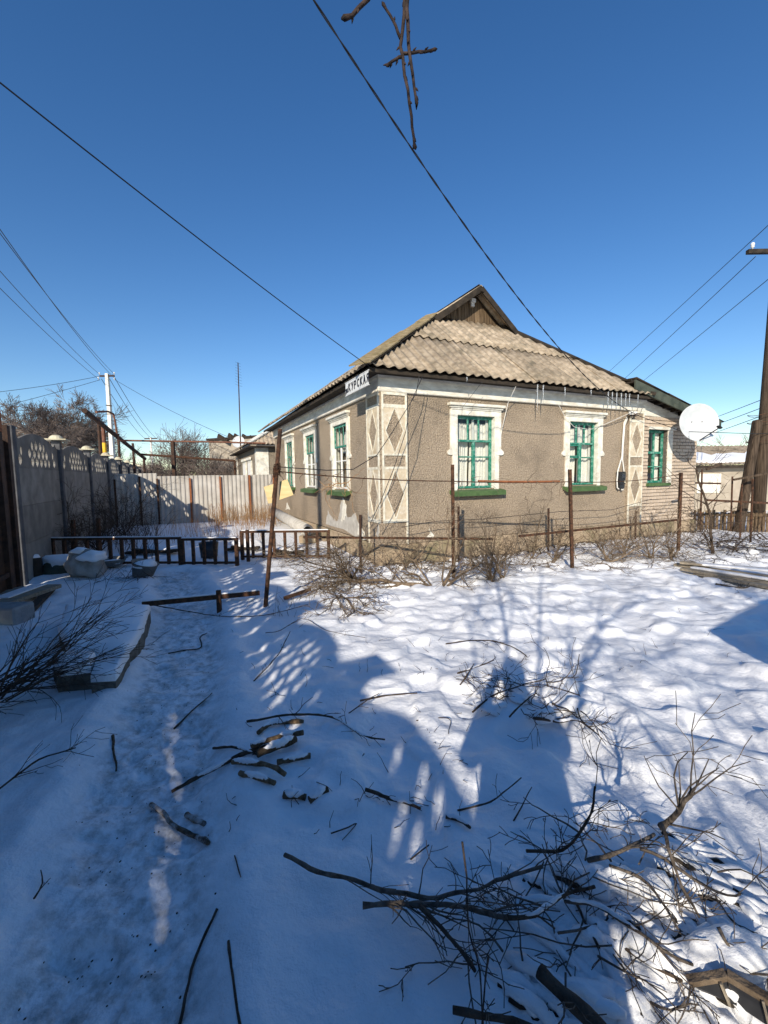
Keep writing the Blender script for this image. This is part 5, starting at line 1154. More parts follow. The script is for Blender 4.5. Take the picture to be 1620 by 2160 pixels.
# old boards and a block by the gate
bp = G(40, 1275); bo = thing('board_stack', 'stack of old dark boards lying by the gate at the left edge', 'boards', (bp.x, bp.y, 0)); o_ = V3(bp.x, bp.y, 0)
for k, (a, c, z, w) in enumerate((((-40, 1288), (112, 1236), .10, .24), ((-40, 1268), (60, 1240), .10, .24), ((-20, 1305), (60, 1290), .06, .14), ((60, 1290), (108, 1242), .05, .10))):
    q, r_ = at_z(*a, z), at_z(*c, z); b = MB(); b.beam(q - o_, r_ - o_, w, .05); b.build('board', 'darkwood' if k > 1 else 'grave', bo)
q, r_ = at_z(0, 1262, .135), at_z(85, 1232, .135); b = MB(); b.beam(q - o_, r_ - o_, .2, .02); bevel(b.build('snow_cap', 'snow', bo), .008)
p = G(15, 1315); b = MB(); b.box(p.x - .3, p.x + .13, p.y - .05, p.y + .25, -.1, .19); o = single('cement_block', b, 'bluegrey', 'pale cement block under the boards at the left edge', 'block'); bevel(o, .02)
blk = o

# ------------------------------------------------------------------ grape vines and shrubs
fl = lambda q: hz(q.x, q.y) + .004
def vine(name, label, base, stems, seed, group='dry vines along the front wall', cat='vine', m='vine'):
    """stems: (direction, length, radius, levels, droop)"""
    rr = random.Random(seed); t = thing(name, label, cat, base, 0, group); o_ = Vector(base); f_ = lambda q: hz(q.x + o_.x, q.y + o_.y) - o_.z + .004
    tk, sh_ = MB(), MB()
    for d, L, r, lv, dr in stems:
        pts = wander((rr.uniform(-.05, .05), rr.uniform(-.04, .04), -.03), d, L, 7, .16, rr, dr)
        for q in pts: q.z = max(q.z, f_(q))
        tk.tube(pts, r, r * .55, 6)
        for k in range(4 + 2 * lv):
            i = rr.randint(1, 6); dd = (pts[i + 1] - pts[i]).normalized() if i < 7 else V3(0, 0, 1)
            d2 = (dd + V3(rr.gauss(0, .8), rr.gauss(0, .5), rr.gauss(.15, .7))).normalized(); grow(sh_, pts[i], d2, L * rr.uniform(.3, .6), r * .38, lv - 1, rr, (2, 3), .7, .6, .24, dr * .6, 5, 4, .0026, f_)
    tk.build('trunk', m, t, True); sh_.build('shoots', m, t, False, False); return t
# big tangle falling forward at the house corner
p = G(745, 1222)
vine('grape_vine', 'big tangled dry vine sprawling on the snow before the house corner', (p.x, p.y, p.z), [((-.5, -.7, .7), .9, .016, 3, -.12), ((-.2, -1, .5), 1.1, .016, 3, -.14), ((.2, -1, .4), .9, .014, 3, -.12), ((-.7, -.3, .8), .8, .014, 3, -.12), ((.5, -.4, .9), .8, .013, 3, -.1), ((.1, -.8, .9), .9, .014, 3, -.16), ((-.35, -.9, .3), 1.0, .013, 3, -.05), ((-.1, -.4, 1.2), .8, .012, 2, -.1)] + [((rt.gauss(-.15, .35), -rt.uniform(.5, 1), rt.uniform(.25, 1.0)), rt.uniform(.7, 1.2), rt.uniform(.009, .014), 2, -.05) for rt in [random.Random(700 + k) for k in range(8)]], 5)
p = G(722, 1262)
vine('grape_vine', 'matted vine ends trailing towards the path below the big tangle', (p.x, p.y, p.z), [((.0, -.8, .45), .7, .011, 3, -.12), ((.25, -.9, .5), .75, .010, 3, -.14), ((-.3, -.7, .4), .5, .009, 3, -.1), ((.45, -.6, .5), .6, .010, 3, -.12)], 6)
p = G(905, 1236)
vine('grape_vine', 'thick gnarled vine trunk lying in an arch before the plinth', (p.x, p.y, p.z), [((-1, .25, .28), 1.25, .032, 2, -.045), ((-.8, .5, .8), .9, .018, 3, -.05), ((-.6, .2, .9), .8, .014, 2, -.08)], 7)
p = G(940, 1236)
vine('grape_vine', 'forked vine trunk at the foot of the near trellis post', (p.x, p.y, p.z), [((.35, .5, .7), .9, .024, 3, .0), ((.5, .4, .35), .7, .02, 2, .0), ((-.2, .4, 1.1), 1.0, .014, 3, .02)], 8)
for i, (px, py, n, L, lab) in enumerate(((1035, 1222, 11, .95, 'dry upright vine bush right of the near trellis post'), (1062, 1218, 8, .8, 'dry vine bush with thick butt right of the near window'), (1120, 1180, 6, 1.15, 'tall thin vine between the two front windows'), (1170, 1185, 6, .7, 'low vine tangle left of the far trellis post'), (1285, 1185, 10, .8, 'dry brown shrub below the meter'), (1375, 1178, 11, .75, 'dense dry shrub before the annex post'), (1420, 1180, 8, .6, 'small dry shrub at the foot of the annex post'), (1320, 1172, 6, .9, 'thin vine rising before the end pilaster'), (850, 1200, 5, .8, 'thin vine climbing before the corner pilaster'))):
    rr = random.Random(100 + i); p = G(px, py)
    vine('dry_shrub', lab, (p.x, p.y, p.z), [((rr.gauss(0, .55), rr.gauss(0, .35), 1), L * rr.uniform(.6, 1.1), .010 if k else .015, 3 if k % 3 == 1 else 2, rr.uniform(-.06, .02)) for k in range(int(n * .75))], 200 + i)
# vine canes lashed along the trellis
rr = random.Random(31); b = MB(); base = (P2.x, P2.y, 0)
for k in range(26):
    s = w1.lerp(P2, rr.random()) if k < 8 else P2.lerp(P3, rr.random()); b.tube(wander(s + V3(0, -.01, 0), (rr.gauss(0, 1), rr.gauss(0, .3), rr.gauss(-.4, .7)), rr.uniform(.12, .5), 6, .35, rr, -.05), .005, .002, 4)
o = single('vine_canes', b, 'vine', 'short dry vine canes tied along the trellis rod', 'vine'); o['kind'] = 'stuff'
b = MB(); rr = random.Random(32)
for k in range(14):
    s = at_y(rr.uniform(690, 740), rr.uniform(1015, 1045), 6.4); b.tube(wander(s, (rr.gauss(0, 1), rr.gauss(0, .4), rr.gauss(-.5, .9)), rr.uniform(.3, .7), 9, .32, rr, -.03), .006, .002, 4)
o = single('vine_canes', b, 'straw', 'curly pale vine canes hanging before the nearest side window', 'vine')
o['kind'] = 'stuff'
rr = random.Random(33); b = MB()
for k in range(170):
    s_, t_ = rr.uniform(-.6, 8.6), -rr.uniform(.25, 1.2); p = loc(s_, t_); p.z = hz(p.x, p.y) - .02; d = V3(rr.gauss(0, .7), rr.gauss(0, .5), rr.uniform(.5, 1.3))
    pts = wander(p, d, rr.uniform(.35, 1.15), 9, .17, rr, rr.uniform(-.14, .02))
    for q in pts: q.z = max(q.z, hz(q.x, q.y))
    b.tube(pts, rr.uniform(.003, .0065), .002, 4)
single('vine_canes', b, 'vine', 'thin arching vine canes tangled all along the trellis before the front wall', 'vine')['kind'] = 'stuff'
# sapling with tangle beyond the annex, brush heap at the right
p = G(1503, 1168); vine('bare_sapling', 'bare sapling with thin trunk right of the annex', (p.x, p.y, p.z), [((-.05, 0, 1), 1.75, .03, 3, .0), ((.15, .2, .9), 1.1, .012, 3, 0), ((-.4, .1, .8), .9, .012, 3, 0)], 41, None, 'tree', 'bark')
def brush(name, label, c, rx, ry, h, n, seed, m='bark', lv=2, r=.009, L=.7, group=None, kind=None, snowc=0, rise=.35):
    rr = random.Random(seed); t = thing(name, label, 'brush pile', (c.x, c.y, c.z), 0, group); b = MB(); f_ = lambda q: hz(q.x + c.x, q.y + c.y) - c.z + .003
    for k in range(n):
        a = rr.uniform(0, 6.28); q = math.sqrt(rr.random()); p0 = V3(math.cos(a) * rx * q, math.sin(a) * ry * q, rr.uniform(0, h) * (1 - q * .6))
        a2 = rr.uniform(0, 6.28); grow(b, p0, (math.cos(a2), math.sin(a2), rr.uniform(-.1, rise)), L * rr.uniform(.5, 1.2), r * rr.uniform(.5, 1.2), lv, rr, (2, 3), .7, .6, .2, -.02, 5, 4, .0016, f_)
    o = b.build('twigs', m, t, False, False); o['kind'] = 'stuff'
    for k in range(snowc):
        a = rr.uniform(0, 6.28); q = math.sqrt(rr.random()); blob((math.cos(a) * rx * q, math.sin(a) * ry * q, h * .4 * (1 - q)), rr.uniform(.05, .14), rr.uniform(.04, .1), rr.uniform(.02, .05), seed + k, .2, 12, 8).build('snow_clump', 'snow', t, True)
    return t
c = at_z(1560, 1125, 0); brush('brush_pile', 'dark brush heap under the wooden pole at the right', G(1565, 1165), 1.0, .7, .45, 60, 51, 'bark', 3, .011, .8, snowc=14)
brush('brush_pile', 'thin twigs scattered before the sapling and planks', G(1455, 1182), .8, .35, .12, 26, 52, 'bark', 2, .007, .5)
brush('brush_pile', 'mat of dead canes at the foot of the front wall', G(1180, 1200), 2.6, .35, .12, 75, 53, 'vine', 2, .006, .5)
brush('brush_pile', 'tangle of dark canes behind the corner railing', at_z(640, 1178, .05), .55, .3, .3, 40, 54, 'vine', 2, .008, .6)
brush('brush_pile', 'dead canes lying against the plinth by the house corner', G(800, 1195), .9, .25, .2, 40, 55, 'vine', 2, .008, .6)
brush('brush_pile', 'twigs strewn before the sack and pail', G(270, 1222), .6, .12, .06, 14, 56, 'bark', 2, .006, .35)

# thin young shoots behind the railing, dry weeds by the metal fence
def stalks(label, cat, area, n, h, r, m, seed, lean=.15, name='dry_weeds', branch=1):
    rr = random.Random(seed); b = MB(); cs = []
    for k in range(n):
        px, py = rr.uniform(area[0], area[1]), rr.uniform(area[2], area[3]); q = at_z(px, py, 0); q.z = hz(q.x, q.y) - .02; d = V3(rr.gauss(0, lean), rr.gauss(0, lean), 1); L = h * rr.uniform(.45, 1.1)
        pts = wander(q, d, L, 4, .09, rr); b.tube(pts, r, r * .4, 3)
        for j in range(branch): i = rr.randint(1, 3); b.tube(wander(pts[i], d + V3(rr.gauss(0, .6), rr.gauss(0, .6), 0), L * .35, 3, .15, rr), r * .6, r * .3, 3)
    o = single(name, b, m, label, cat); o['kind'] = 'stuff'; return o
stalks('thick dry reddish weeds growing along the metal fence', 'weeds', (440, 590, 1092, 1112), 420, .75, .006, 'straw', 61)
stalks('sparse dry weeds in the snow before the metal fence', 'weeds', (330, 560, 1095, 1150), 260, .45, .005, 'straw', 62)
stalks('bare raspberry canes growing behind the long railing', 'canes', (180, 330, 1120, 1180), 120, 1.0, .006, 'bark', 63, .22, 'bare_canes', 2)
stalks('thin dry stems poking from the snow near the path', 'stems', (560, 620, 1265, 1300), 16, .22, .003, 'bark', 64, .2)
for i, (px, py, h, lab) in enumerate(((205, 1165, 1.35, 'bare bush behind the railing against the concrete fence'), (150, 1175, 1.25, 'arching bare bush behind the sacks'), (262, 1130, 1.5, 'bare bush at the middle of the concrete fence'))):
    p = at_z(px, py, 0); vine('bare_bush', lab, (p.x, p.y, 0), [((rl.gauss(0, .5), rl.gauss(0, .3), 1), h * rl.uniform(.6, 1.1), .011, 3, 0) for rl in [random.Random(300 + i * 20 + k) for k in range(9)]], 320 + i, 'bare bushes along the concrete fence', 'bush', 'bark')

# cut branches fanning out at the left edge
rr = random.Random(71); p = G(-25, 1500, .05); cb = thing('cut_branches', 'fan of cut dark branches at the left edge beside the slabs', 'brush pile', (p.x, p.y, p.z))
for k in range(30):
    b = MB(); a = rr.uniform(-.6, 1.1); e = rr.uniform(.12, .95); d = V3(math.cos(a), math.sin(a), math.tan(e) * .8)
    f_ = lambda q: hz(q.x + p.x, q.y + p.y) - p.z + .01
    grow(b, (rr.uniform(-.25, .1), rr.uniform(-.2, .3), rr.uniform(0, .08)), d, rr.uniform(.45, .85), rr.uniform(.005, .010), 2, rr, (2, 4), .45, .55, .09, -.015, 6, 5, .0016, f_); b.build('branch', 'bark', cb, False, False)
# ------------------------------------------------------------------ fallen branches and sticks
def stick(px, r, label, seed, up=0.012, r1=None, twigs=0, tl=.15, m='bark', ups=None, lv=1, name='fallen_branch', cat='branch', snowy=0, sides=6, group='fallen branches on the snow'):
    ym = sum(q[1] for q in px) / len(px); kf = .7 if name == 'split_log' else .55 if ym > 1740 else (.7 if ym > 1500 else .8); r *= kf; r1 = r1 * kf if r1 else None; twigs = int(twigs * (.6 if ym > 1740 else .9)); tl *= .8 if ym > 1740 else 1
    rr = random.Random(seed); raw = [G(x, y, (ups[i] if ups else up)) for i, (x, y) in enumerate(px)]
    pts = []; ex = [raw[0] * 2 - raw[1]] + raw + [raw[-1] * 2 - raw[-2]]; ph = rr.uniform(0, 6)
    for i in range(len(raw) - 1):
        k = max(2, int((raw[i + 1] - raw[i]).length / .03)); p0, p1, p2, p3 = ex[i:i + 4]
        for j in range(k):
            u_ = j / k; q = .5 * ((2 * p1) + (p2 - p0) * u_ + (2 * p0 - 5 * p1 + 4 * p2 - p3) * u_ ** 2 + (3 * p1 - p0 - 3 * p2 + p3) * u_ ** 3)
            if j or i: w_ = len(pts); q = q + V3(math.sin(w_ * .7 + ph), math.cos(w_ * .5 + ph * 2), .5 * math.sin(w_ * .9 + ph)) * min(r, .007) * .4 + V3(rr.gauss(0, r * .12), rr.gauss(0, r * .12), 0)
            pts.append(q)
    pts.append(raw[-1]); c = pts[0].copy(); t = thing(name, label, cat, c, 0, group); P = [q - c for q in pts]
    b = MB(); n = len(P); rad = [(r + ((r1 or r * .6) - r) * i / (n - 1)) * rr.uniform(.84, 1.14) * (1.28 if rr.random() < .09 else 1) for i in range(n)]; b.tube(P, 0, n=sides, rad=rad); b.build('stem', m, t, True)
    f_ = lambda q: hz(q.x + c.x, q.y + c.y) - c.z + .002
    if twigs:
        b = MB()
        for k in range(twigs):
            i = rr.randint(max(0, n // 6), n - 2); dd = (P[i + 1] - P[i]).normalized(); d2 = dd + V3(rr.gauss(0, .7), rr.gauss(0, .7), abs(rr.gauss(.25, .45)) * (.4 if ym > 1740 and not ups else 1)); grow(b, P[i], d2, tl * rr.uniform(.5, 1.4), rad[i] * .42, lv, rr, (1, 2), .7, .6, .16, -.02, 4, 4, .0013, f_)
        b.build('twigs', m, t, False, False)['kind'] = 'stuff'
    for k in range((snowy + 1) // 2):
        i0 = rr.randint(0, max(0, n - 5)); i1 = min(n - 1, i0 + rr.randint(3, 7)); seg = P[i0:i1 + 1]; q = []; rd_ = []; b = MB()
        for a in range(len(seg) - 1):
            for j in range(3): q.append(seg[a].lerp(seg[a + 1], j / 3) + V3(rr.gauss(0, r * .12), rr.gauss(0, r * .12), rad[i0] * .75 + rr.gauss(0, r * .1)))
        for a in range(len(q)): f = a / (len(q) - 1); rd_.append(rad[i0] * (1.0 + .25 * rr.random()) * max(.12, math.sin(math.pi * f) ** .45))
        b.tube(q, 0, n=8, rad=rd_); b.build('snow_cap', 'snow', t, True)
    return t
stick([(362, 1670), (480, 1606), (545, 1580), (620, 1560)], .012, 'longest straight stick sticking out left from the middle log heap', 401, .02, .02, snowy=3)
stick([(450, 1578), (500, 1577), (545, 1592)], .012, 'short curved stick left of the middle log heap', 402, .02, snowy=1)
stick([(520, 1522), (620, 1507), (700, 1513), (770, 1552), (812, 1560)], .012, 'bowed branch arching over the back of the middle log heap', 403, .03, twigs=9, snowy=4)
stick([(542, 1590), (625, 1558)], .032, 'thick split log on top of the middle heap', 404, .05, .03, m='oldwood', name='split_log', cat='log', snowy=3, group='split logs in the middle heap')
stick([(490, 1607), (560, 1612), (602, 1634)], .020, 'dark crooked log at the front of the middle heap', 405, .03, .016, m='oldwood', name='split_log', cat='log', snowy=2, group='split logs in the middle heap')
stick([(585, 1608), (655, 1594)], .022, 'dark log at the right of the middle heap', 406, .02, .02, m='oldwood', name='split_log', cat='log', snowy=2, group='split logs in the middle heap')
stick([(545, 1545), (575, 1525), (640, 1522)], .020, 'half-buried log at the back of the middle heap', 407, .02, .018, m='oldwood', name='split_log', cat='log', snowy=3, group='split logs in the middle heap')
stick([(530, 1573), (600, 1552), (640, 1545)], .024, 'snow-laden log in the centre of the middle heap', 408, .06, .02, m='oldwood', name='split_log', cat='log', snowy=4, group='split logs in the middle heap')
stick([(505, 1630), (580, 1652)], .018, 'lowest log at the front edge of the middle heap', 409, .02, .018, m='oldwood', name='split_log', cat='log', snowy=1, group='split logs in the middle heap')
stick([(598, 1676), (645, 1682)], .026, 'left of two broken log pieces below the middle heap', 410, .012, .02, m='oldwood', name='split_log', cat='log', snowy=1, group='split logs in the middle heap')
stick([(652, 1688), (692, 1664)], .027, 'right of two broken log pieces below the middle heap', 411, .012, .02, m='oldwood', name='split_log', cat='log', snowy=1, group='split logs in the middle heap')
stick([(367, 1537), (405, 1500), (447, 1462)], .009, 'straight dark stick lying diagonally in the path', 412, .012, .004)
stick([(355, 1378), (390, 1372), (424, 1366), (422, 1345), (437, 1335)], .010, 'bent stick crossing the far end of the path', 413, .012)
stick([(318, 1697), (345, 1716), (362, 1738), (400, 1758), (440, 1778)], .017, 'mottled crooked stick lying across the light strip on the path', 414, .015, .014, m='birch')
stick([(393, 1718), (432, 1738)], .019, 'short thick stick on the path right of the mottled one', 415, .016, .018, m='birch')
stick([(458, 1917), (435, 1965), (405, 2045), (378, 2160), (365, 2200)], .009, 'long thin greenish stem lying down the path at the bottom', 416, .012, .008)
stick([(482, 1985), (486, 2040), (497, 2100), (507, 2165)], .009, 'half-buried dark stick along the right edge of the path', 417, .002, .008)
stick([(495, 1805), (508, 1850)], .006, 'tiny stick on the snow bank right of the path', 418, .008)
stick([(535, 1437), (575, 1395), (592, 1372), (612, 1332)], .007, 'thin leafless branch standing in the snow left of the light spots', 419, .01, twigs=5, tl=.1, ups=[.0, .03, .06, .14])
stick([(770, 1665), (820, 1684), (852, 1690), (887, 1706)], .014, 'short twisted branch below the light patches', 420, .02, snowy=1, twigs=4, tl=.05)
stick([(940, 1722), (965, 1725), (992, 1746)], .014, 'short broken branch end right of the light patches', 421, .015, snowy=2)
stick([(965, 1710), (1035, 1692), (1060, 1672), (1100, 1640)], .006, 'slim forked twig rising from the snow right of the light patches', 422, .01, ups=[.0, .03, .06, .12], twigs=2, tl=.12)
stick([(1083, 1732), (1100, 1702), (1122, 1660)], .005, 'small twig standing alone before the person shadow edge', 423, .01, ups=[0, .03, .08])
stick([(698, 1758), (735, 1745), (752, 1737), (722, 1772)], .006, 'small forked twig in the shade below the broken logs', 424, .012)
stick([(866, 1813), (905, 1782)], .006, 'small straight twig pointing up right in the shade', 425, ups=[0, .05])
stick([(238, 1552), (241, 1590), (245, 1626)], .012, 'dark strip of bark at the left edge of the path', 426, .004, m='oldwood')
stick([(-10, 1670), (40, 1632), (82, 1603), (118, 1590), (160, 1577)], .009, 'forked branch reaching in from the left edge below the cut branches', 427, .03, twigs=9, tl=.16, lv=1)
stick([(72, 1895), (90, 1862), (86, 1835)], .006, 'tiny forked twig alone on the snow at lower left', 428, .02, twigs=4, tl=.07)
stick([(310, 1274), (400, 1290), (470, 1300), (560, 1297), (650, 1275)], .009, 'long thin branch curving below the fallen rail', 429, .02, twigs=8, tl=.22)
stick([(940, 1358), (985, 1352), (1040, 1352), (1095, 1372), (1128, 1405)], .008, 'bowed branch at the back of the twig heap in the lit snow', 430, .03, twigs=8, tl=.18)
stick([(997, 1502), (1035, 1470), (1080, 1452), (1150, 1432)], .008, 'long stick lying across the twig heap in the lit snow', 431, .07, twigs=6, tl=.15)
stick([(1075, 1512), (1100, 1485), (1132, 1462)], .007, 'dark stick at the front of the twig heap', 432, .06)
stick([(965, 1420), (1010, 1405), (1042, 1392)], .009, 'dark short branch on the head of the person shadow', 433, .05, twigs=5, tl=.1, snowy=1)
stick([(970, 1445), (985, 1425), (1000, 1400)], .007, 'dark forked stick at the left of the twig heap', 434, ups=[.0, .06, .12])
stick([(1125, 1515), (1180, 1522), (1215, 1518), (1253, 1542)], .013, 'brown rotten branch at the right of the twig heap', 435, .035, twigs=8, tl=.15, snowy=1)
stick([(1185, 1442), (1215, 1420), (1222, 1380)], .006, 'thin curved twig right of the twig heap', 436, ups=[0, .06, .16], twigs=2, tl=.1)
stick([(878, 1520), (945, 1515), (946, 1548)], .005, 'sharply bent thin twig in the lit gap', 437, .02)
stick([(735, 1505), (770, 1480), (800, 1462)], .005, 'thin twig arching in the shade above the log heap', 438, ups=[.0, .05, .05], twigs=2, tl=.15)
stick([(760, 1478), (830, 1465), (880, 1462)], .009, 'brown peeled stick in the lit snow left of the person shadow', 439, .02)
stick([(600, 1803), (655, 1830), (700, 1847), (745, 1857), (800, 1877), (860, 1884), (905, 1893), (960, 1884), (1010, 1878), (1050, 1858), (1100, 1838), (1145, 1828)], .016, 'long dark branch curving across the near snow', 440, .07, .010, twigs=26, tl=.24, m='bark2')
stick([(765, 1910), (830, 1903), (880, 1908), (960, 1912), (1010, 1922), (1070, 1935)], .015, 'straight dark branch below the long curved one', 441, .10, .012, twigs=22, tl=.2, m='bark2')
stick([(885, 1910), (920, 1945), (960, 1990), (1002, 2048)], .011, 'pale bare stem slanting down from the dark branches', 442, .11, .010)
stick([(1138, 2048), (1290, 2195)], .034, 'thick dark log in the near heap at the bottom', 443, .10, .036, m='bark', sides=10, name='dark_log', cat='log')
stick([(955, 2130), (1020, 2142), (1085, 2155), (1150, 2180)], .017, 'dark stick at the bottom edge left of the thick log', 444, .06, .016)
stick([(975, 1775), (985, 1850), (988, 1960), (1012, 2045), (1020, 2170)], .006, 'tall dry weed stem with seed heads at the bottom', 445, ups=[.42, .34, .22, .12, .05], twigs=9, tl=.09)
stick([(1030, 2020), (1022, 2080), (1015, 2180)], .006, 'withered weed stem left of the thick log', 446, ups=[.22, .12, .04], twigs=6, tl=.08)
stick([(1395, 1745), (1428, 1722), (1445, 1690), (1462, 1668)], .016, 'knotty branch tip rising highest from the near brush heap', 447, ups=[.20, .26, .32, .36], twigs=10, tl=.26, lv=2, m='bark2')
stick([(1395, 1738), (1412, 1790), (1440, 1870), (1475, 1935)], .012, 'bare stake leaning through the near brush heap', 448, ups=[.30, .24, .18, .12], m='bark2')
stick([(1240, 1815), (1310, 1795), (1350, 1778), (1380, 1760)], .016, 'rough lichen-covered branch across the back of the near brush heap', 449, .2, twigs=9, tl=.22, lv=2, m='bark2')
stick([(1110, 1795), (1170, 1795), (1210, 1775), (1245, 1720), (1255, 1660)], .012, 'forked branch rising at the left of the near brush heap', 450, ups=[.1, .14, .2, .3, .4], twigs=12, tl=.22, lv=2)
stick([(1350, 1790), (1400, 1812), (1455, 1848), (1535, 1890), (1562, 1886)], .010, 'thin branch drooping to the right of the near brush heap', 451, ups=[.22, .22, .18, .12, .12], twigs=8, tl=.2, m='bark2')
stick([(1190, 1900), (1260, 1910), (1330, 1955), (1400, 2005), (1462, 2035)], .013, 'long branch running down the middle of the near brush heap', 452, .06, twigs=8, tl=.15, snowy=2, m='bark2')
stick([(1285, 1825), (1350, 1850), (1385, 1885), (1430, 1960)], .010, 'reddish branch under the snow cap in the near brush heap', 453, .1, twigs=5, tl=.15, m='bark2')
stick([(1060, 1935), (1130, 1930), (1200, 1885), (1255, 1870)], .014, 'dark branch entering the near brush heap from the left', 454, .08, twigs=9, tl=.18, snowy=2)
stick([(1515, 1955), (1545, 2010), (1585, 2060)], .010, 'pale stick standing at the right of the near brush heap', 455, ups=[.12, .08, .04], m='bark2')
stick([(1200, 1860), (1230, 1940), (1265, 2000)], .010, 'dark stick slanting under the snow in the near heap', 456, .03, twigs=4, tl=.12)
stick([(1300, 1985), (1380, 2040), (1440, 2070)], .010, 'half-buried branch at the lower middle of the near heap', 457, .02, twigs=4, tl=.12, snowy=1)
stick([(560, 1335), (590, 1330), (640, 1305), (690, 1330), (770, 1345)], .005, 'thin dark twig at the tip of the big tangle', 458, .03, twigs=5, tl=.15)
stick([(1510, 1232), (1560, 1240), (1590, 1236)], .02, 'brown leafy clod lying below the planks', 459, .01, m='bark2', twigs=8, tl=.12)
brush('brush_pile', 'heap of thin twigs lying over the head of the person shadow', G(1125, 1475, .0), .34, .26, .12, 24, 91, 'bark', 2, .0045, .34, 'brush heaps in the near snow', snowc=6)
brush('brush_pile', 'snow-laden brush heap at the lower right', G(1330, 1900, .0), .40, .34, .12, 30, 92, 'bark2', 2, .0036, .34, 'brush heaps in the near snow', snowc=4, rise=.06)
brush('brush_pile', 'dark twigs under the snow at the bottom edge', G(1180, 2020, .0), .34, .22, .08, 16, 93, 'bark2', 2, .0036, .26, 'brush heaps in the near snow', snowc=0, rise=.06)
# weathered box buried at the lower right
q = [G(1458, 2080, .05), G(1540, 2066, .09), G(1680, 2150, .10), G(1475, 2092, .035), G(1560, 2128, .035), G(1690, 2215, .035)]
t = thing('old_box', 'dark old wooden box half buried in snow at the lower right corner', 'box', (q[0].x, q[0].y, 0)); o_ = V3(q[0].x, q[0].y, 0)
for k in (3, 6):
    f = k / 8; a = q[0].lerp(q[1], f * 2) if f < .5 else q[1].lerp(q[2], f * 2 - 1); c = q[3].lerp(q[4], f * 2) if f < .5 else q[4].lerp(q[5], f * 2 - 1); b = MB(); b.beam(c - o_ + V3(0, 0, .004), a - o_, .022, .006, up=(1, -.6, 0)); b.build('slat', 'oldwood' if k % 3 else 'grave', t)
b = MB(); b.beam(q[0] - o_ + V3(0, .012, .0), q[1] - o_ + V3(0, .012, .0), .022, .016); b.build('edge_rail', 'vine', t)
b = MB(); b.beam(q[1] - o_ + V3(0, .012, .0), q[2] - o_ + V3(0, .012, .0), .024, .018); b.build('edge_rail', 'vine', t)
b = MB(); b.add([p - o_ + V3(.004, .006, -.002) for p in (q[0], q[1], q[2], q[5], q[4], q[3])], [(0, 1, 4, 5), (1, 2, 3, 4)]); b.build('opening_shade', 'black', t, False, False)  # black sheet stands in for the shade inside the box opening
blob(q[1].lerp(q[2], .35) - o_ + V3(.02, .12, -.03), .15, .07, .045, 812, .14, 26, 16).build('snow_cap', 'snow', t, True)
# snow draped in long folds over the buried sticks of the near heap
rr = random.Random(815); c0 = G(1330, 1960); t = thing('snow_folds', 'folds of snow draped over buried sticks at the lower right', 'snow heap', c0); dk, sn = MB(), MB()
for k in range(58):
    px, py = rr.uniform(1090, 1640), rr.uniform(1790, 2150)
    if px < 1250 and py < 1830: continue
    q = G(px, py); a = -.64 + rr.gauss(0, .22); L = rr.uniform(.12, .42); r = rr.uniform(.012, .028); n = 10; P_, R_ = [], []
    for i in range(n + 1):
        f = i / n - .5; x, y = q.x + math.cos(a) * L * f + rr.gauss(0, .004), q.y + math.sin(a) * L * f + rr.gauss(0, .004); P_.append(V3(x, y, hz(x, y) + r * .45 + .012 * math.sin(i * .9 + k)) - c0); R_.append(r * max(.2, math.sin(math.pi * (i + .4) / (n + .8)) ** .5) * rr.uniform(.85, 1.15))
    sn.tube(P_, 0, n=9, rad=R_)
    if k % 2 == 0: dk.tube([p + V3(-.006, -r * .95, -r * .55) for p in P_[1:-1]], r * .42, r * .3, 6)  # dark sticks that double as the shaded gaps beneath the folds
sn.build('snow_cover', 'snow', t, True)['kind'] = 'stuff'; dk.build('sticks_and_gap_shade', 'darkwood', t, True)['kind'] = 'stuff'
# small weeds, clods and crumbs on the snow
rr = random.Random(95); b = MB()
for k in range(150):
    px, py = (rr.uniform(480, 1000), rr.uniform(1330, 1760)) if k % 2 else (rr.uniform(640, 1600), rr.uniform(1240, 1420)); q = G(px, py); b.tube(wander(q, (rr.gauss(0, .8), rr.gauss(0, .5), rr.uniform(.1, 1)), rr.uniform(.03, .12), 3, .3, rr), .0022, .0012, 3)
single('weed_stems', b, 'bark', 'tiny dry stems poking out all over the snow', 'weeds')['kind'] = 'stuff'
rr = random.Random(96); b = MB()
for k in range(420):
    s = rr.random() ** 1.3; i = rr.randint(0, len(PATH) - 2); f = rr.random(); x = PATH[i][0] * (1 - f) + PATH[i + 1][0] * f + rr.gauss(0, .16); y = PATH[i][1] * (1 - f) + PATH[i + 1][1] * f
    r = rr.uniform(.002, .005); z = hz(x, y); bb = [(x + r * math.cos(a) * rr.uniform(.6, 1.3), y + r * 1.2 * math.sin(a), z) for a in (0, 1.3, 2.6, 3.9, 5.2)] + [(x, y, z + r * .8)]
    b.add(bb, [(0, 1, 5), (1, 2, 5), (2, 3, 5), (3, 4, 5), (4, 0, 5)])
single('path_crumbs', b, 'grout', 'dark soil crumbs trodden into the path', 'soil')['kind'] = 'stuff'
rr = random.Random(97); b = MB()
for k in range(900):
    s, t_ = rr.uniform(-.6, 9.3), -abs(rr.gauss(.08, .12)) - .05; p = loc(s, t_); z = hz(p.x, p.y); r = rr.uniform(.01, .035); a0 = rr.random() * 6
    b.add([(p.x + r * math.cos(a0 + a) * rr.uniform(.5, 1.2), p.y + r * math.sin(a0 + a), z + rr.uniform(0, .02)) for a in (0, 1.6, 3.1, 4.7)] + [(p.x, p.y, z + r)], [(0, 1, 4), (1, 2, 4), (2, 3, 4), (3, 0, 4)])
single('leaf_litter', b, 'grout', 'dark soil and leaf litter along the foot of the front wall', 'litter')['kind'] = 'stuff'

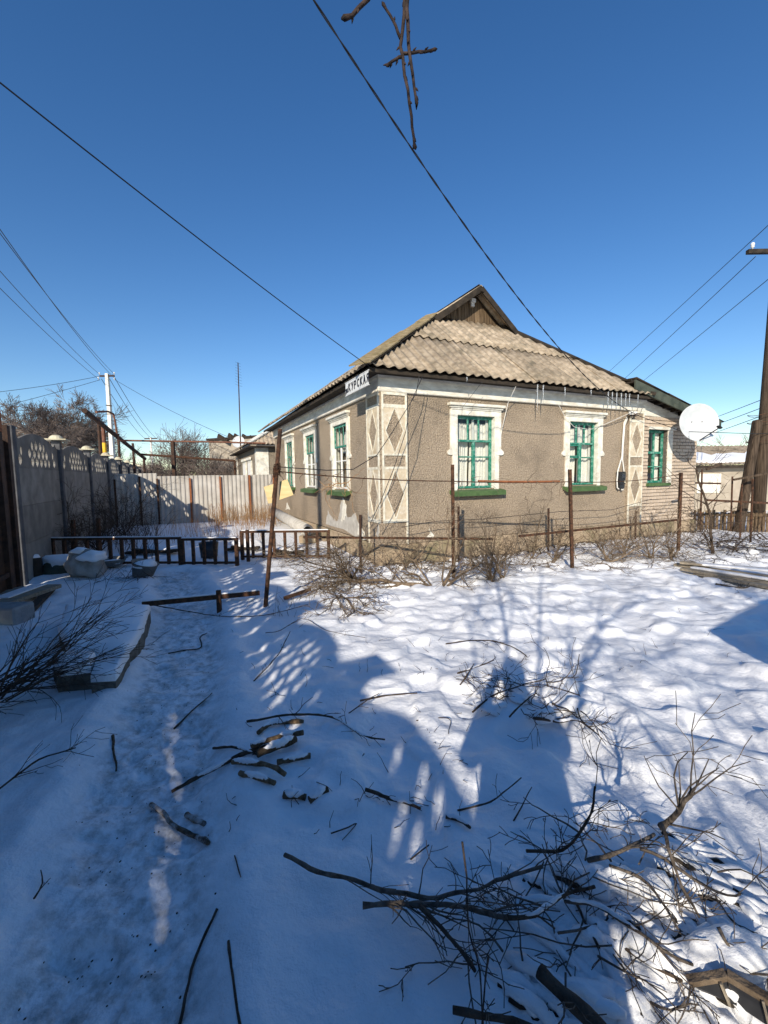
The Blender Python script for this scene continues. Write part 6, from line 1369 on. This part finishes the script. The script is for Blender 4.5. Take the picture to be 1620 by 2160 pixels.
# ------------------------------------------------------------------ apricot tree behind the viewpoint whose twigs hang into the top of the view
ap = thing('apricot_tree', 'apricot tree whose budded twigs hang into the top of the view', 'tree', (-.45, -2.1, 0)); o_ = V3(-.45, -2.1, 0)
rr = random.Random(110); tk, cr = MB(), MB()
tk.tube([(0, 0, -.2), (.03, .02, .6), (.0, .06, 1.3), (.05, .05, 1.9)], .045, .038, 10)
limbs = [((.35, .5, 1), 2.6, .022), ((-.2, .6, 1.1), 2.5, .021), ((.9, .0, .9), 2.4, .02), ((-.6, -.2, 1), 2.0, .02), ((.1, -.5, 1.1), 2.0, .02), ((.9, .45, .7), 2.6, .02)]
for d, L, r in limbs: grow(cr, (.04, .05, 1.75), d, L, r, 3, rr, (4, 5), .6, .55, .12, .0, 6, 6, .003)
tk.build('trunk', 'bark', ap, True); cr.build('crown', 'bark', ap, False, False)
def budded(pxs, r0, r1, name='hanging_branch', seed=1, pre=None, tree_=ap, o=o_):
    rr = random.Random(seed); P = [at_y(px, py, y) - o for px, py, y in pxs]; P = (pre or []) + P; b = MB(); Q = []
    for i in range(len(P) - 1):
        k = max(2, int((P[i + 1] - P[i]).length / .03))
        for j in range(k): Q.append(P[i].lerp(P[i + 1], j / k) + V3(rr.gauss(0, r1 * .35), 0, rr.gauss(0, r1 * .35)))
    Q.append(P[-1]); n = len(Q); b.tube(Q, r0, r1, 7)
    for i in range(2, n):
        if rr.random() < .75:
            rad = r0 + (r1 - r0) * i / n; d = (Q[i] - Q[i - 1]).normalized(); sd = d.orthogonal(); a = rr.uniform(0, 6.28); sd = (Matrix.Rotation(a, 3, d) @ sd).normalized(); rad = max(rad * .8, .0042); tip = Q[i] + (sd + d * .9) * rad * 2.3
            b.tube([Q[i] + sd * rad * .6, Q[i] + (sd + d * .4) * rad * 1.15, tip], 0, n=6, rad=[rad * .5, rad * .75, rad * .2])
    b.tube([Q[-2], Q[-1], Q[-1] + (Q[-1] - Q[-2]) * .4], 0, n=6, rad=[r1, r1 * 1.5, r1 * .4])
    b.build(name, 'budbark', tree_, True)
D0 = 1.25
top = at_y(850, -260, D0) - o_
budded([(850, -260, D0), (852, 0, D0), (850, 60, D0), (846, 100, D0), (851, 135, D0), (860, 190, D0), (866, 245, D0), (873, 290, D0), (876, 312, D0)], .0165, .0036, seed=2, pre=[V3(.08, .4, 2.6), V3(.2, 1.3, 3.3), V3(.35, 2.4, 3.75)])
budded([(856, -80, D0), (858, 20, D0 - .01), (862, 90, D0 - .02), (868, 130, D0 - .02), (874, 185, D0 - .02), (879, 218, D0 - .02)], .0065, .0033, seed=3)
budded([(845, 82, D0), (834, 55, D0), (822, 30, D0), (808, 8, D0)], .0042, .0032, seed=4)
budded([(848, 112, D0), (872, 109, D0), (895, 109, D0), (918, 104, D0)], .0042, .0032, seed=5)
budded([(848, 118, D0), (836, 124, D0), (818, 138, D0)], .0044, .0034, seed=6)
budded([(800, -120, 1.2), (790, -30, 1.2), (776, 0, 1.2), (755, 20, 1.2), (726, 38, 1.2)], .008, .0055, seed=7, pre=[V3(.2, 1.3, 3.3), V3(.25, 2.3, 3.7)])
bu = [((rt.gauss(.1, .45), rt.gauss(.0, .4), 1), rt.uniform(1.3, 2.3), rt.uniform(.008, .014), 3, 0.) for rt in [random.Random(900 + k) for k in range(26)]]
vine('shade_bush', 'bare bush added behind the viewpoint to cast dappled shade at lower right', (.38, -1.75, 0), bu, 905, None, 'bush', 'bark')  # unseen bush, added to throw dappled shade over the near heap
# second, larger tree behind on the right, whose branch shadows lie over the field and wall
t2 = tree('garden_tree', 'old bare garden tree behind the viewpoint casting branch shadows over the field', (2.6, -3.4, 0), 6.2, 1.1, 121, .28, .13, 5, 'bark', (3, 4), .6, None, (0, 0), .004, 6)
t3 = tree('garden_tree', 'slim bare garden tree behind the viewpoint casting branch shadows over the wall', (5.6, -4.6, 0), 7.0, 1.0, 123, .28, .12, 5, 'bark', (3, 4), .6, None, (0, 0), .004, 6)
# tool shed to the right of the viewpoint, seen only as a shadow at the right edge
ts = thing('tool_shed', 'tool shed seen only as the dark shadow block at the right edge', 'shed', (2.40, -1.35, 0), 0)
b = MB(); b.box(0, 2.2, 0, 1.5, -.2, 1.75); b.build('wall', 'oldwood', ts)
b = MB(); b.add([(-.2, -.2, 1.45), (-.2, 1.7, 1.75), (1.1, 1.7, 2.25), (1.1, -.2, 2.25), (2.4, 1.7, 1.75), (2.4, -.2, 1.75)], [(0, 1, 2, 3), (3, 2, 4, 5)]); b.build('roof', 'darkwood', ts, False, False)
b = MB(); b.add([(0, 1.501, 1.75), (2.2, 1.501, 1.75), (1.1, 1.501, 2.2)], [(0, 1, 2)]); b.build('gable', 'oldwood', ts, False, False)

# ------------------------------------------------------------------ the photographer, present in the photo as a long shadow
pe = thing('person', 'person in a dark hooded coat taking the photo, seen as the shadow on the snow', 'person', (.02, -.42, hz(.02, -.42)))
J = {'pel': (0, 0, .98, .165, .13), 'wai': (0, .01, 1.15, .16, .125), 'che': (0, .0, 1.36, .185, .14), 'nek': (0, .02, 1.53, .075, .075), 'hd1': (0, .05, 1.62, .10, .11), 'hd2': (0, .05, 1.74, .105, .12), 'hd3': (0, .04, 1.83, .06, .07),
     'hl': (-.11, 0, .90, .11, .11), 'kl': (-.13, .03, .50, .075, .075), 'al': (-.14, 0, .10, .055, .055), 'fl': (-.15, .12, .04, .05, .04), 'hr': (.11, 0, .90, .11, .11), 'kr': (.13, .03, .50, .075, .075), 'ar': (.14, 0, .10, .055, .055), 'fr': (.15, .12, .04, .05, .04),
     'sl': (-.20, .0, 1.43, .09, .09), 'el': (-.29, .08, 1.20, .065, .065), 'wl': (-.10, .30, 1.50, .04, .04), 'ml': (-.06, .335, 1.55, .035, .03), 'sr': (.20, .0, 1.43, .09, .09), 'er': (.29, .08, 1.20, .065, .065), 'wr': (.10, .30, 1.50, .04, .04), 'mr': (.06, .335, 1.55, .035, .03)}
ks = list(J); ED = [('pel', 'wai'), ('wai', 'che'), ('che', 'nek'), ('nek', 'hd1'), ('hd1', 'hd2'), ('hd2', 'hd3'), ('pel', 'hl'), ('hl', 'kl'), ('kl', 'al'), ('al', 'fl'), ('pel', 'hr'), ('hr', 'kr'), ('kr', 'ar'), ('ar', 'fr'), ('che', 'sl'), ('sl', 'el'), ('el', 'wl'), ('wl', 'ml'), ('che', 'sr'), ('sr', 'er'), ('er', 'wr'), ('wr', 'mr')]
me = bpy.data.meshes.new('body'); me.from_pydata([J[k][:3] for k in ks], [(ks.index(a), ks.index(c)) for a, c in ED], [])
bo_ = bpy.data.objects.new('body', me); COL.objects.link(bo_); bo_.parent = pe; me.materials.append(M['cloth'])
bo_.modifiers.new('skin', 'SKIN'); sv = me.skin_vertices[0].data
for i, k in enumerate(ks): sv[i].radius = J[k][3:]; sv[i].use_root = (k == 'pel')
sb = bo_.modifiers.new('sub', 'SUBSURF'); sb.levels = 2; sb.render_levels = 2
b = MB(); b.lathe([(.17, 1.42), (.215, 1.30), (.23, 1.0), (.25, .78), (.24, .78), (.20, 1.0), (.19, 1.30)], (0, 0, 0), 24); b.build('coat', 'cloth', pe, True)
for s in (-1, 1):                                  # five fingers closed on the phone edge
    for k in range(4):
        b = MB(); z = 1.53 + .022 * k; b.tube([(s * .055, .33, z), (s * .082, .345, z + .004), (s * .078, .368, z + .006), (s * .055, .372, z + .006)], .009, .007, 6); b.build('finger', 'skin', pe, True)
    b = MB(); b.tube([(s * .05, .325, 1.545), (s * .06, .33, 1.58), (s * .045, .336, 1.60)], .011, .008, 6); b.build('thumb', 'skin', pe, True)
b = MB(); b.box(-.075, .075, .345, .354, 1.515, 1.60); ph = b.build('phone', 'black'); ph.location = pe.location; tag(ph, 'phone held up by the person, seen within the shadow', 'phone')
import OpenImageIO as oiio, numpy as np, sys
b=oiio.ImageBuf('/workdir/render_main.png'); a=b.get_pixels(oiio.FLOAT)[:,:,:3]
for n,(x,y) in dict(top=(200,15),sky250=(400,240),skyhor=(230,400),skyR=(740,380),shadeL=(60,900),shadeMid=(330,920),shade2=(400,700),lit=(680,640),lit2=(560,640),stucco=(510,450),wallL=(335,450),roof=(480,350),frieze=(480,388),concfence=(50,500),metal=(230,490)).items():
    p=a[y-4:y+5,x-4:x+5].reshape(-1,3).mean(0); print(n,np.round(p*255).astype(int))
